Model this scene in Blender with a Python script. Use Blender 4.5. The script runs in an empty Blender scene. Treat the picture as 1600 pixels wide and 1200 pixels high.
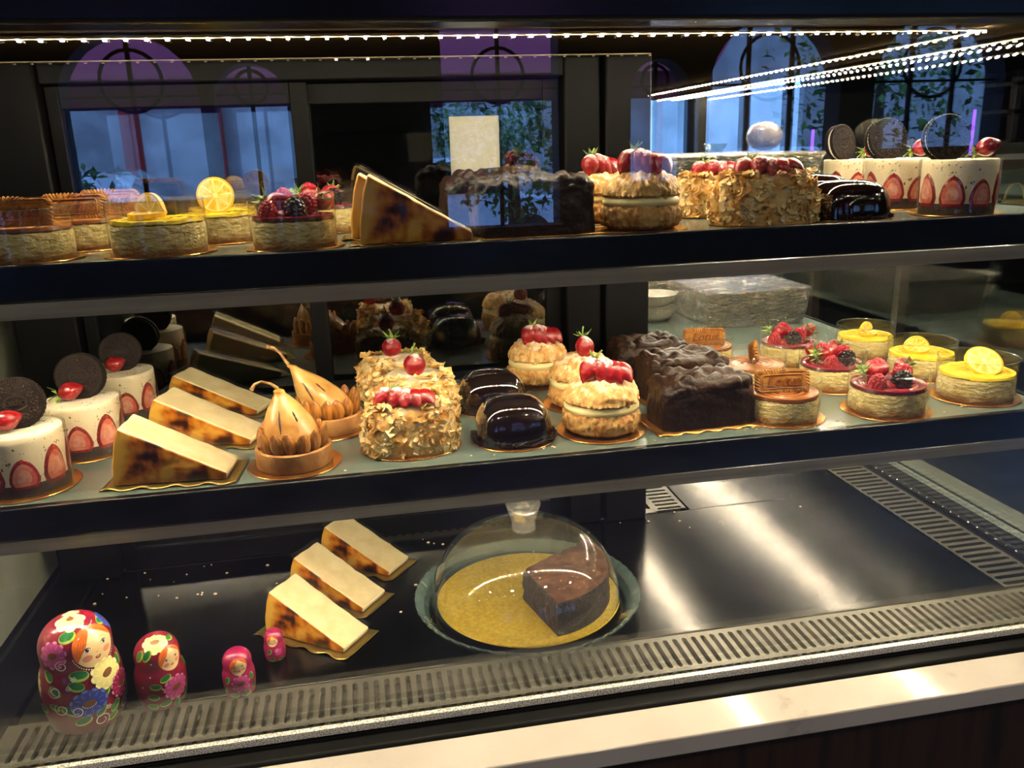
import bpy, math, random
from math import sin, cos, pi, radians as R, sqrt, hypot, atan2
from mathutils import Vector, Matrix, noise
random.seed(7)
S = bpy.context.scene
COL = S.collection

# ------------------------------------------------------------------ camera
CZ = 1.45
def set_camera():
    yaw, pitch, roll = 0.17658, 0.27393, -0.03256
    f = Vector((sin(yaw) * cos(pitch), cos(yaw) * cos(pitch), -sin(pitch)))
    r = Vector((cos(yaw), -sin(yaw), 0)); u = r.cross(f)
    r2 = cos(roll) * r + sin(roll) * u; u2 = -sin(roll) * r + cos(roll) * u
    cam = bpy.data.objects.new('camera', bpy.data.cameras.new('camera'))
    COL.objects.link(cam)
    m = Matrix((r2, u2, -f)).transposed().to_4x4(); m.translation = (0, 0, CZ)
    cam.matrix_world = m
    cam.data.lens = 29.568; cam.data.sensor_width = 36; cam.data.clip_start = .02; cam.data.clip_end = 200
    S.camera = cam
set_camera()
# ------------------------------------------------------------------ world, sun, exposure
w = bpy.data.worlds.new('sky'); S.world = w; w.use_nodes = True
bg = w.node_tree.nodes['Background']; bg.inputs[0].default_value = (.20, .42, 1.0, 1); bg.inputs[1].default_value = 6.0
S.view_settings.view_transform = 'Standard'; S.view_settings.look = 'None'
S.view_settings.gamma = 1; S.view_settings.use_curve_mapping = False
S.view_settings.exposure = 0.1
S.cycles.transparent_max_bounces = 40; S.cycles.max_bounces = 10; S.cycles.glossy_bounces = 5
S.cycles.diffuse_bounces = 3; S.cycles.caustics_reflective = False; S.cycles.caustics_refractive = False
S.cycles.sample_clamp_indirect = 60.0
LED_POWER = 1900.0     # emission strength of one LED bead
LED_COL = (1, .83, .60)
def ceiling_lamp(x, y, e, c=(1, .86, .68), size=.18):
    l = bpy.data.lights.new('ceiling_lamp', 'AREA'); l.shape = 'DISK'; l.size = size; l.energy = e; l.color = c
    o = bpy.data.objects.new('ceiling_lamp', l); o.location = (x, y, 2.86); COL.objects.link(o)
    return o
for (x, y) in ((-.9, -.9), (.9, -.9), (2.6, -.6), (-2.5, -.6)): ceiling_lamp(x, y, 9)
for (x, y) in ((1.9, 3.2), (3.6, 4.2)): ceiling_lamp(x, y, 8)
ceiling_lamp(-.4, 1.75, 3)

# ------------------------------------------------------------------ helpers
def C(h, a=1):
    if isinstance(h, tuple): return h if len(h) == 4 else (*h, 1)
    v = [int(h[i:i + 2], 16) / 255 for i in (0, 2, 4)]
    return tuple(c / 12.92 if c <= .04045 else ((c + .055) / 1.055) ** 2.4 for c in v) + (a,)

def nt(name):
    m = bpy.data.materials.new(name); m.use_nodes = True
    t = m.node_tree; b = t.nodes.get('Principled BSDF')
    return m, t, t.nodes, t.links, b

def mat(name, col='808080', rough=.5, metal=0, noise_cols=None, nscale=60, ndet=4, zcols=None, zn=.0, bump=None, bump2=None, coat=0, sss=0, spec=.5, top=None, emit=None, kind='NOISE', stretch=None, rmap=None, aniso=0):
    """noise_cols: ((pos,hex),...) by noise; zcols: ((z,hex),...) by object height mixed over; bump=(kind,scale,dist,strength); top=(hex,amount,scale) powder on upward faces"""
    m, t, N, L, b = nt(name)
    b.inputs['Roughness'].default_value = rough; b.inputs['Metallic'].default_value = metal
    b.inputs['Specular IOR Level'].default_value = spec
    b.inputs['Coat Weight'].default_value = coat; b.inputs['Coat Roughness'].default_value = .05
    if sss:
        b.inputs['Subsurface Weight'].default_value = sss; b.inputs['Subsurface Radius'].default_value = (.004, .0025, .0015); b.inputs['Subsurface Scale'].default_value = 1
    if aniso: b.inputs['Anisotropic'].default_value = aniso
    tc = N.new('ShaderNodeTexCoord'); src = tc.outputs['Object']
    if stretch:
        mp = N.new('ShaderNodeMapping'); mp.inputs['Scale'].default_value = stretch; L.new(src, mp.inputs[0]); src2 = mp.outputs[0]
    else: src2 = src
    def tex(kind, scale, det=4):
        if kind == 'VORONOI':
            x = N.new('ShaderNodeTexVoronoi'); x.inputs['Scale'].default_value = scale; L.new(src2, x.inputs['Vector']); return x.outputs['Distance']
        x = N.new('ShaderNodeTexNoise'); x.inputs['Scale'].default_value = scale; x.inputs['Detail'].default_value = det; L.new(src2, x.inputs['Vector']); return x.outputs[0]
    colout = None
    if noise_cols:
        o = tex(kind, nscale, ndet); r = N.new('ShaderNodeValToRGB'); el = r.color_ramp.elements
        while len(el) < len(noise_cols): el.new(.5)
        for e, (p, h) in zip(el, noise_cols): e.position = p; e.color = C(h)
        L.new(o, r.inputs[0]); colout = r.outputs[0]
        if rmap:
            mr = N.new('ShaderNodeMapRange'); mr.inputs[3].default_value = rmap[0]; mr.inputs[4].default_value = rmap[1]; L.new(o, mr.inputs[0]); L.new(mr.outputs[0], b.inputs['Roughness'])
    if zcols:   # (z0,z1,hexlow): colour hexlow below z0 fading out at z1
        for (z0, z1, h) in zcols:
            sp = N.new('ShaderNodeSeparateXYZ'); L.new(src, sp.inputs[0])
            n2 = N.new('ShaderNodeTexNoise'); n2.inputs['Scale'].default_value = 90; L.new(src, n2.inputs['Vector'])
            ma = N.new('ShaderNodeMath'); ma.operation = 'MULTIPLY_ADD'; ma.inputs[1].default_value = zn; L.new(n2.outputs[0], ma.inputs[0]); L.new(sp.outputs[2], ma.inputs[2])
            mr = N.new('ShaderNodeMapRange'); mr.inputs[1].default_value = z0 + zn * .5; mr.inputs[2].default_value = z1 + zn * .5; mr.inputs[3].default_value = 1; mr.inputs[4].default_value = 0; L.new(ma.outputs[0], mr.inputs[0])
            mx = N.new('ShaderNodeMix'); mx.data_type = 'RGBA'; L.new(mr.outputs[0], mx.inputs[0])
            if colout: L.new(colout, mx.inputs[6])
            else: mx.inputs[6].default_value = C(col)
            mx.inputs[7].default_value = C(h); colout = mx.outputs[2]
    if top:
        g = N.new('ShaderNodeNewGeometry'); sp = N.new('ShaderNodeSeparateXYZ'); L.new(g.outputs['Normal'], sp.inputs[0])
        n2 = N.new('ShaderNodeTexNoise'); n2.inputs['Scale'].default_value = top[2]; n2.inputs['Detail'].default_value = 5; L.new(src, n2.inputs['Vector'])
        ad = N.new('ShaderNodeMath'); ad.operation = 'MULTIPLY_ADD'; ad.inputs[1].default_value = 1.6; L.new(n2.outputs[0], ad.inputs[0]); L.new(sp.outputs[2], ad.inputs[2])
        mr = N.new('ShaderNodeMapRange'); mr.inputs[1].default_value = 1.45; mr.inputs[2].default_value = 1.85; mr.inputs[4].default_value = top[1]; L.new(ad.outputs[0], mr.inputs[0])
        mx = N.new('ShaderNodeMix'); mx.data_type = 'RGBA'; L.new(mr.outputs[0], mx.inputs[0])
        if colout: L.new(colout, mx.inputs[6])
        else: mx.inputs[6].default_value = C(col)
        mx.inputs[7].default_value = C(top[0]); colout = mx.outputs[2]
    if colout: L.new(colout, b.inputs['Base Color'])
    else: b.inputs['Base Color'].default_value = C(col)
    prev = None
    for bp in (bump, bump2):
        if not bp: continue
        k, sc, di, st = bp; bn = N.new('ShaderNodeBump'); bn.inputs['Distance'].default_value = di; bn.inputs['Strength'].default_value = st
        L.new(tex(k, sc, 6), bn.inputs['Height'])
        if prev: L.new(prev, bn.inputs['Normal'])
        prev = bn.outputs[0]
    if prev: L.new(prev, b.inputs['Normal'])
    if emit: b.inputs['Emission Color'].default_value = C(emit[0]); b.inputs['Emission Strength'].default_value = emit[1]
    return m

def film(name, f0=.04, tint='ffffff', rough=.02, haze=0, hazecol='ffffff', bump=None, fmul=1.0):
    """thin clear sheet: see-through with a Schlick mirror reflection"""
    m, t, N, L, b = nt(name); N.remove(b); out = N['Material Output']
    g = N.new('ShaderNodeNewGeometry'); d = N.new('ShaderNodeVectorMath'); d.operation = 'DOT_PRODUCT'
    L.new(g.outputs['Incoming'], d.inputs[0])
    nrm = g.outputs['Normal']
    gl = N.new('ShaderNodeBsdfGlossy'); gl.inputs['Roughness'].default_value = rough
    if bump:
        tc = N.new('ShaderNodeTexCoord'); x = N.new('ShaderNodeTexNoise'); x.inputs['Scale'].default_value = bump[0]; x.inputs['Detail'].default_value = 5; x.inputs['Distortion'].default_value = bump[3] if len(bump) > 3 else 0
        L.new(tc.outputs['Object'], x.inputs['Vector']); bn = N.new('ShaderNodeBump'); bn.inputs['Distance'].default_value = bump[1]; bn.inputs['Strength'].default_value = bump[2]
        L.new(x.outputs[0], bn.inputs['Height']); L.new(bn.outputs[0], gl.inputs['Normal']); nrm = bn.outputs[0]
    L.new(nrm, d.inputs[1])
    def mth(op, a, bb=None):
        n = N.new('ShaderNodeMath'); n.operation = op
        for i, q in enumerate((a, bb)):
            if q is None: continue
            if isinstance(q, (int, float)): n.inputs[i].default_value = q
            else: L.new(q, n.inputs[i])
        return n.outputs[0]
    c = mth('ABSOLUTE', d.outputs['Value']); q = mth('SUBTRACT', 1, c); q = mth('POWER', q, 5); q = mth('MULTIPLY', q, (1 - f0)); q = mth('ADD', q, f0); q = mth('MULTIPLY', q, fmul)
    q = mth('MINIMUM', q, 1)
    tr = N.new('ShaderNodeBsdfTransparent'); tr.inputs[0].default_value = C(tint)
    mx = N.new('ShaderNodeMixShader'); L.new(q, mx.inputs[0]); L.new(gl.outputs[0], mx.inputs[2])
    if haze:
        df = N.new('ShaderNodeBsdfDiffuse'); df.inputs[0].default_value = C(hazecol); m2 = N.new('ShaderNodeMixShader'); m2.inputs[0].default_value = haze
        L.new(tr.outputs[0], m2.inputs[1]); L.new(df.outputs[0], m2.inputs[2]); L.new(m2.outputs[0], mx.inputs[1])
    else: L.new(tr.outputs[0], mx.inputs[1])
    L.new(mx.outputs[0], out.inputs[0])
    return m

class MB:
    def __init__(s): s.v = []; s.f = []; s.m = []
    def add(s, vs, fs, mi=0):
        o = len(s.v); s.v += [tuple(v) for v in vs]; s.f += [tuple(i + o for i in f) for f in fs]
        s.m += (mi if isinstance(mi, list) else [mi] * len(fs))
    def box(s, x0, x1, y0, y1, z0, z1, mi=0, M=None):
        v = [(x, y, z) for z in (z0, z1) for y in (y0, y1) for x in (x0, x1)]
        if M: v = [tuple(M @ Vector(q)) for q in v]
        s.add(v, [(0, 2, 3, 1), (4, 5, 7, 6), (0, 1, 5, 4), (2, 6, 7, 3), (0, 4, 6, 2), (1, 3, 7, 5)], mi)
    def lathe(s, pr, n=48, mi=0, sx=1, sy=1, M=None, rf=None):
        """pr: (r,z) list; ends with r=0 close the surface"""
        vs = []; fs = []; mm = []; rows = []
        for k, (r, z) in enumerate(pr):
            if r < 1e-6: rows.append([len(vs)]); vs.append((0, 0, z))
            else:
                row = []
                for i in range(n):
                    a = 2 * pi * i / n; q = r * (rf(a, k) if rf else 1)
                    row.append(len(vs)); vs.append((q * cos(a) * sx, q * sin(a) * sy, z))
                rows.append(row)
        for k in range(len(rows) - 1):
            A, B = rows[k], rows[k + 1]; mk = mi[k] if isinstance(mi, (list, tuple)) else mi
            for i in range(n):
                j = (i + 1) % n
                if len(A) == 1 and len(B) == 1: continue
                if len(A) == 1: fs.append((A[0], B[j], B[i]) if True else 0)
                elif len(B) == 1: fs.append((A[i], A[j], B[0]))
                else: fs.append((A[i], A[j], B[j], B[i]))
                mm.append(mk)
        if M: vs = [tuple(M @ Vector(q)) for q in vs]
        s.add(vs, fs, mm)
    def ball(s, c, r, nu=12, nv=8, mi=0, M=None):
        if not isinstance(r, (tuple, list)): r = (r, r, r)
        T = Matrix.Translation(c) @ (M.to_4x4() if M else Matrix()) @ Matrix.Diagonal((*r, 1))
        s.lathe([(sin(pi * k / nv) if 0 < k < nv else 0, -cos(pi * k / nv)) for k in range(nv + 1)], nu, mi, M=T)
    def tube(s, pts, rad, n=8, mi=0, closed=False):
        pts = [Vector(p) for p in pts]; vs = []; fs = []; K = len(pts); up = Vector((0.13, .21, .97))
        for k, p in enumerate(pts):
            t = (pts[min(k + 1, K - 1)] - pts[max(k - 1, 0)]) if not closed else (pts[(k + 1) % K] - pts[k - 1])
            t.normalize(); a = t.cross(up)
            if a.length < 1e-3: a = t.cross(Vector((1, 0, 0)))
            a.normalize(); b = t.cross(a); r = rad[k] if isinstance(rad, (list, tuple)) else rad
            for i in range(n): vs.append(p + a * r * cos(2 * pi * i / n) + b * r * sin(2 * pi * i / n))
        for k in range(K if closed else K - 1):
            for i in range(n):
                j = (i + 1) % n; q = ((k + 1) % K) * n; fs.append((k * n + i, k * n + j, q + j, q + i))
        if not closed: fs += [tuple(range(n - 1, -1, -1)), tuple((K - 1) * n + i for i in range(n))]
        s.add(vs, fs, mi)
    def grid(s, fn, nu, nv, mi=0, wrapu=False):
        vs = [fn(i / (nu if wrapu else nu - 1), j / (nv - 1)) for j in range(nv) for i in range(nu)]
        fs = [(j * nu + i, j * nu + (i + 1) % nu, (j + 1) * nu + (i + 1) % nu, (j + 1) * nu + i) for j in range(nv - 1) for i in range(nu if wrapu else nu - 1)]
        s.add(vs, fs, mi)
    def prism(s, poly, z0, z1, mi=0, axis='z'):
        """poly: 2D outline, extruded; axis z: (x,y); axis y: poly is (x,z) extruded in y"""
        n = len(poly)
        g = (lambda p, h: (p[0], p[1], h)) if axis == 'z' else ((lambda p, h: (p[0], h, p[1])) if axis == 'y' else (lambda p, h: (h, p[0], p[1])))
        vs = [g(p, z0) for p in poly] + [g(p, z1) for p in poly]
        fs = [tuple(range(n)), tuple(range(2 * n - 1, n - 1, -1))] + [(i, n + i, n + (i + 1) % n, (i + 1) % n) for i in range(n)]
        s.add(vs, fs, mi)
    def build(s, name, mats, parent=None, smooth=True, bevel=0, recalc=True, sub=0, seg=2):
        me = bpy.data.meshes.new(name); me.from_pydata(s.v, [], s.f); me.update()
        for m_ in (mats if isinstance(mats, (list, tuple)) else [mats]): me.materials.append(m_)
        me.polygons.foreach_set('material_index', s.m)
        if recalc:
            import bmesh
            b = bmesh.new(); b.from_mesh(me); bmesh.ops.recalc_face_normals(b, faces=b.faces); b.to_mesh(me); b.free()
        o = bpy.data.objects.new(name, me); COL.objects.link(o)
        if smooth:
            for p in me.polygons: p.use_smooth = True
        if bevel:
            md = o.modifiers.new('bevel', 'BEVEL'); md.width = bevel; md.segments = seg; md.limit_method = 'ANGLE'; md.angle_limit = R(35)
            md.harden_normals = False
        if sub: md = o.modifiers.new('sub', 'SUBSURF'); md.levels = sub; md.render_levels = sub
        if smooth is True and not sub: 
            try: me.set_sharp_from_angle(angle=R(42))
            except Exception: pass
        if parent: o.parent = parent
        return o

def displace(o, fn):
    me = o.data; n = [v.normal.copy() for v in me.vertices]
    for v, q in zip(me.vertices, n): v.co += q * fn(v.co)
    me.update()
def nz(p, s, seed=0): return noise.noise(Vector((p[0] * s + seed, p[1] * s + seed * 1.7, p[2] * s - seed)))
def vor(p, s, seed=0):
    d = noise.voronoi(Vector((p[0] * s + seed, p[1] * s, p[2] * s)))[0]; return d[1] - d[0]
def vor0(p, s, seed=0): return noise.voronoi(Vector((p[0] * s + seed, p[1] * s, p[2] * s)))[0][0]

def thing(name, label, cat, loc=(0, 0, 0), rz=0, group=None):
    o = bpy.data.objects.new(name, None); COL.objects.link(o); o.empty_display_size = .02
    o.location = loc; o.rotation_euler = (0, 0, R(rz)); tag(o, label, cat, group); return o
def tag(o, label=None, cat=None, group=None, kind=None):
    if label: o['label'] = label
    if cat: o['category'] = cat
    if group: o['group'] = group
    if kind: o['kind'] = kind
    return o
CH = {}
def dup(o, parent=None):
    c = o.copy(); COL.objects.link(c)
    if parent: c.parent = parent
    for ch in list(o.children): dup(ch, c)
    return c
def place(root, loc, rz=0, label=None, sc=None, group=None):
    root.location = loc; root.rotation_euler = (0, 0, R(rz))
    if label: root['label'] = label
    if sc: root.scale = sc if isinstance(sc, tuple) else (sc, sc, sc)
    if group: root['group'] = group
    return root
def rot(ax, deg): return Matrix.Rotation(R(deg), 4, ax)
def text_mesh(body, size, ext, shear=0, bold=0):
    cu = bpy.data.curves.new('lettering', 'FONT'); cu.body = body; cu.size = size; cu.extrude = ext; cu.shear = shear; cu.align_x = 'CENTER'; cu.align_y = 'CENTER'; cu.offset = bold; cu.resolution_u = 3
    o = bpy.data.objects.new('lettering', cu); COL.objects.link(o)
    dg = bpy.context.evaluated_depsgraph_get(); dg.update(); me = bpy.data.meshes.new_from_object(o.evaluated_get(dg))
    vs = [tuple(v.co) for v in me.vertices]; fs = [tuple(p.vertices) for p in me.polygons]
    bpy.data.objects.remove(o); bpy.data.curves.remove(cu); bpy.data.meshes.remove(me)
    return vs, fs

ZD, ZM, ZT = .90, 1.1411, 1.3641     # deck, middle shelf, top shelf heights
XL, XR = -.44, .845                  # side panes
YF, YB = .745, 1.165                 # front pane, rear door plane
YE = 2.35                            # far end of the right-hand leg

# ------------------------------------------------------------------ materials
M = {}
M['black'] = mat('black_lacquer', '07080c', .22, spec=.6)
M['blacksatin'] = mat('black_satin', '040405', .5, spec=.12, bump=('NOISE', 300, .0003, .2))
M['steel'] = mat('dark_brushed_steel', '4a4a4b', .25, metal=1.0, noise_cols=((.35, '303030'), (.65, '3a3938')), nscale=6, ndet=8, bump=('NOISE', 900, .0002, .12), rmap=(.15, .23))
M['grille'] = mat('grille_steel', '5a5850', .42, metal=.75, bump=('NOISE', 500, .0002, .2))
M['strip'] = mat('brushed_strip', '9a948e', .45, metal=.15, noise_cols=((.3, '8a847e'), (.7, 'a8a29a')), nscale=25, stretch=(.15, 4, 4))
M['cavity'] = mat('duct_dark', '0b0b0b', .7)
M['duct'] = mat('duct_floor', '3c3a32', .6)
M['shelfglass'] = mat('frosted_shelf', '5f6e68', .22, spec=.55, noise_cols=((.3, '59685f'), (.7, '66756f')), nscale=9, coat=.3)
M['spacer'] = mat('spacer_bar', 'd8d4c8', .3, metal=.1, noise_cols=((.44, 'a8a498'), (.5, 'fffdf4')), nscale=700, ndet=1)
M['marble'] = mat('quartz_top', 'c4bbae', .12, noise_cols=((.30, '8a8278'), (.38, 'c2b9ae'), (.7, 'ccc4ba')), nscale=9, ndet=12, coat=.4)
M['wood'] = mat('walnut_panel', '2a1a12', .4, noise_cols=((.3, '1a0f0a'), (.55, '3a2416'), (.7, '24160e')), nscale=9, ndet=8, stretch=(6, 6, .5))
M['oldmarble'] = mat('worn_plaster', 'aaa794', .5, noise_cols=((.30, '5e5a44'), (.40, 'a5a28c'), (.7, 'b9b6a6')), nscale=14, ndet=8, stretch=(1, 1.2, .5))
M['pane'] = film('window_pane', .085, 'fbfdfc', 0, fmul=1.0)
M['rearpane'] = film('tinted_mirror_pane', .20, '8a9088', .01)
M['sidepane'] = film('side_pane', .16, 'e6ecea', .0)
M['rimglass'] = film('clear_rim', .16, 'dcebe6', .05, haze=.16, hazecol='b4ccc6')
M['acetate'] = film('acetate', .06, 'fbf9f2', .05, haze=.012, bump=(40, .002, .3))
M['rollfilm'] = film('cling_film_tight', .07, 'f2f2ee', .10, haze=.01, bump=(60, .01, 1.0, 2.5))
M['wrapfilm'] = film('cling_film', .20, 'f2f2ee', .16, haze=.02, bump=(38, .03, 1.0, 3.5))
M['glass'] = film('clear_glass', .055, 'f8faf9', .0, fmul=1.6, haze=.02, hazecol='d8e0dc')  # slight pale diffuse mix paints an overall sheen on the dome
M['rimglass'] = film('plate_rim_glass', .16, 'dcebe6', .05, haze=.16, hazecol='b4ccc6')  # whitish diffuse mixed in to paint a bright gleam along the rim
M['plateglass'] = film('plate_glass', .10, 'eaf2f0', .03)
M['knobglass'] = film('knob_glass', .22, 'f2f0e6', .02, haze=.06, bump=(60, .004, .5))
M['gold'] = mat('gold_card', 'c98f3a', .25, metal=.85, noise_cols=((.4, 'b9793a'), (.6, 'd8a050')), nscale=40, bump=('NOISE', 250, .0004, .4))
M['goldfoil'] = mat('gold_foil', 'c8a42c', .38, metal=.55, noise_cols=((.35, 'd0a828'), (.65, 'e8c440')), nscale=260, bump=('NOISE', 160, .0016, .7))
M['paleboard'] = mat('pale_gold_card', 'a08648', .3, metal=.85)
M['cheese'] = mat('cheesecake_body', 'ecd898', .6, noise_cols=((.32, 'd9bd76'), (.5, 'ecd796'), (.66, 'f4e6b4')), nscale=110, ndet=7, stretch=(1, 1, 1.8), zcols=((.004, .013, 'a0702e'),), zn=.016, bump=('NOISE', 190, .004, 1.0))
M['bisctext'] = mat('biscuit_lettering_shade', '7a4314', .7, spec=.2)  # darker than the biscuit: shade of the embossed letters put into the colour
M['caramel'] = mat('caramel_spread', 'ac6c34', .3, zcols=((.0298, .0311, '74390a'),), coat=.3)  # low spiral grooves coloured darker, shade painted in to show the relief
M['berryglaze'] = mat('berry_glaze', 'a3243f', .25, zcols=((.0298, .0311, '4a0818'),), coat=.5)  # groove shade painted into the glaze by height, as on the caramel
M['lemoncurd'] = mat('lemon_curd', 'f0d020', .25, noise_cols=((.35, 'e0bc0c'), (.65, 'f4dc38')), nscale=45, coat=.5, bump=('NOISE', 90, .001, .4))
M['biscuit'] = mat('biscuit', 'a0692f', .7, spec=.2, noise_cols=((.35, '855426'), (.65, 'a87438')), nscale=120, bump=('NOISE', 400, .0006, .5))
M['strawberry'] = mat('strawberry', 'a80f1c', .3, noise_cols=((.05, 'd9a13a'), (.14, 'a5101e'), (.6, '7d0813')), nscale=230, kind='VORONOI', bump=('VORONOI', 330, .0008, .5), coat=.4)
M['strawpowder'] = mat('sugared_strawberry', 'a80f1c', .4, noise_cols=((.05, 'd9a13a'), (.14, 'a5101e'), (.6, '7d0813')), nscale=230, kind='VORONOI', bump=('VORONOI', 330, .0008, .5), top=('e9dcd8', .85, 210))
M['strawcut'] = mat('cut_strawberry', 'd8705c', .3, noise_cols=((.4, 'cf5a48'), (.6, 'e0907a')), nscale=90, coat=.5)
M['strawcore'] = mat('strawberry_core', 'dd9a88', .35, noise_cols=((.4, 'd98575'), (.6, 'e4ac98')), nscale=180, coat=.3)
M['raspberry'] = mat('raspberry', 'a3142c', .35, coat=.2, sss=.05)
M['blackberry'] = mat('blackberry', '130a12', .18, coat=.6)
M['leaf'] = mat('green_leaf', '5d7a2c', .5, noise_cols=((.4, '44651f'), (.6, '8aa04c')), nscale=120)
M['stemgreen'] = mat('dry_stem', '9a8f4c', .6)
M['rind'] = mat('lemon_rind', 'e8b818', .35, bump=('NOISE', 500, .0004, .4))
M['pith'] = mat('lemon_pith', 'f3e29a', .5)
M['pulp'] = mat('lemon_pulp', 'ecca50', .25, noise_cols=((.4, 'e2b62c'), (.6, 'f0d97c')), nscale=160, coat=.6, sss=.1)
M['cookie'] = mat('dark_cookie', '120b09', .75, spec=.2, noise_cols=((.4, '0f0907'), (.6, '1c120f')), nscale=200)
M['cookieedge'] = mat('dark_cookie_relief', '2c1f19', .6, spec=.3)
M['cream'] = mat('white_cream', 'efe6d2', .5)
M['mousse'] = mat('speckled_mousse', 'efe3c8', .5, noise_cols=((.05, '4a3a32'), (.15, '8f7f70'), (.22, 'efe4ca')), nscale=150, kind='VORONOI', sss=.1)
def _mousse():
    m, t, N, L, b = nt('speckled_mousse_body'); tc = N.new('ShaderNodeTexCoord')
    v = N.new('ShaderNodeTexVoronoi'); v.inputs['Scale'].default_value = 330; n = N.new('ShaderNodeTexNoise'); n.inputs['Scale'].default_value = 110; n.inputs['Detail'].default_value = 3
    L.new(tc.outputs['Object'], v.inputs['Vector']); L.new(tc.outputs['Object'], n.inputs['Vector'])
    a = N.new('ShaderNodeMath'); a.operation = 'MULTIPLY_ADD'; a.inputs[1].default_value = -1.9; L.new(n.outputs[0], a.inputs[0]); L.new(v.outputs['Distance'], a.inputs[2])
    r = N.new('ShaderNodeValToRGB'); a2 = N.new('ShaderNodeMath'); a2.operation = 'ADD'; a2.inputs[1].default_value = 1.12; L.new(a.outputs[0], a2.inputs[0]); L.new(a2.outputs[0], r.inputs[0])
    e = r.color_ramp.elements; e[0].position = .16; e[0].color = C('6b5646'); e[1].position = .34; e[1].color = C('e9dcc0')
    L.new(r.outputs[0], b.inputs['Base Color']); b.inputs['Roughness'].default_value = .45
    b.inputs['Subsurface Weight'].default_value = .1; b.inputs['Subsurface Radius'].default_value = (.003, .002, .001)
    return m
M['mousse'] = _mousse()
M['crust'] = mat('cocoa_crust', '2c1a14', .7, noise_cols=((.4, '20120d'), (.6, '3d2820')), nscale=180, bump=('NOISE', 300, .002, .6))
M['burnt'] = mat('burnt_top', '8a4a12', .22, noise_cols=((.36, '1f0d07'), (.44, '47200c'), (.52, '8f4c10'), (.62, 'c07a1e')), nscale=42, ndet=2.5, coat=.6, zcols=None)
def _burnt():
    m, t, N, L, b = nt('burnt_top'); tc = N.new('ShaderNodeTexCoord'); ns = []
    for sc, de in ((26, 2), (75, 3)):
        n = N.new('ShaderNodeTexNoise'); n.inputs['Scale'].default_value = sc; n.inputs['Detail'].default_value = de; L.new(tc.outputs['Object'], n.inputs['Vector']); ns.append(n)
    mx = N.new('ShaderNodeMath'); mx.operation = 'MULTIPLY_ADD'; mx.inputs[1].default_value = .45; L.new(ns[1].outputs[0], mx.inputs[0]); L.new(ns[0].outputs[0], mx.inputs[2])
    sp = N.new('ShaderNodeSeparateXYZ'); L.new(tc.outputs['Object'], sp.inputs[0])
    mr = N.new('ShaderNodeMapRange'); mr.inputs[1].default_value = .002; mr.inputs[2].default_value = .030; mr.inputs[3].default_value = .26; mr.inputs[4].default_value = 0; L.new(sp.outputs[0], mr.inputs[0])
    ad = N.new('ShaderNodeMath'); L.new(mx.outputs[0], ad.inputs[0]); L.new(mr.outputs[0], ad.inputs[1])
    r = N.new('ShaderNodeValToRGB'); e = r.color_ramp.elements; cs = ((.58, '140703'), (.65, '3a1706'), (.71, '7e3c0a'), (.79, 'b86a12'), (.93, 'd8a440'))
    while len(e) < len(cs): e.new(.5)
    for q, (p, h) in zip(e, cs): q.position = p; q.color = C(h)
    L.new(ad.outputs[0], r.inputs[0]); L.new(r.outputs[0], b.inputs['Base Color']); b.inputs['Roughness'].default_value = .28; b.inputs['Coat Weight'].default_value = .3
    return m
M['burnt'] = _burnt()
M['creamcut'] = mat('cut_cream', 'e8d8b0', .5, noise_cols=((.3, 'dfcb9c'), (.7, 'eee0bc')), nscale=60, bump=('NOISE', 160, .0012, .5), sss=.15)
M['rim'] = mat('baked_rim', 'cf9a46', .55, noise_cols=((.35, '9a5a1e'), (.5, 'd9a850'), (.65, 'ecd08a')), nscale=45, bump=('NOISE', 120, .002, .6))
M['tartshell'] = mat('tart_shell', 'b17a42', .65, noise_cols=((.35, '9b632f'), (.65, 'c48e52')), nscale=60, bump=('NOISE', 350, .001, .6))
M['pear'] = mat('poached_pear', 'c6924a', .32, noise_cols=((.3, '9c6628'), (.5, 'c49048'), (.7, 'd4a862')), nscale=55, ndet=6, coat=.35, sss=.12, bump=('NOISE', 120, .0008, .4))
M['pearstem'] = mat('pear_stem', '8a6234', .7, noise_cols=((.4, '6b4520'), (.6, 'b08a54')), nscale=200)
M['scar'] = mat('pear_scar', '4a2a12', .6)
M['almond'] = mat('almond', 'a86a26', .32, noise_cols=((.35, '7e4812'), (.65, 'bd7c30')), nscale=60, stretch=(4, 4, .6), bump=('NOISE', 220, .0012, .8), coat=.3)
M['puff'] = mat('puff_pastry', 'd9a85c', .6, noise_cols=((.30, 'a86c2a'), (.48, 'dcae62'), (.7, 'ecd090')), nscale=60, ndet=6, bump=('NOISE', 200, .002, .8), top=('f4ece0', .75, 110))
M['flake'] = mat('pastry_flake', 'dfb978', .5, noise_cols=((.33, 'cc9448'), (.48, 'ecc880'), (.68, 'f6e4b6')), nscale=90, ndet=4)
M['choux'] = mat('choux_crackle', 'd8a860', .65, noise_cols=((.35, 'bd823c'), (.55, 'ddb26c'), (.7, 'ecd09a')), nscale=120, bump=('NOISE', 350, .002, .7), top=('f2e8da', .6, 120))
M['chouxlow'] = mat('choux_base', 'd29c50', .6, noise_cols=((.35, 'b87a34'), (.6, 'dcae66')), nscale=90, bump=('NOISE', 300, .002, .7))
M['custard'] = mat('custard_cream', 'f3e0a0', .35, coat=.2, sss=.1)
M['glaze'] = mat('mirror_glaze', '150906', .06, spec=.7, coat=1)
M['choc'] = mat('chocolate_coat', '24140c', .40, noise_cols=((.35, '1c0f08'), (.65, '301c11')), nscale=40, bump=('NOISE', 110, .004, .8), spec=.25)
M['chocflake'] = mat('chocolate_shard', '281711', .3)
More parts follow.
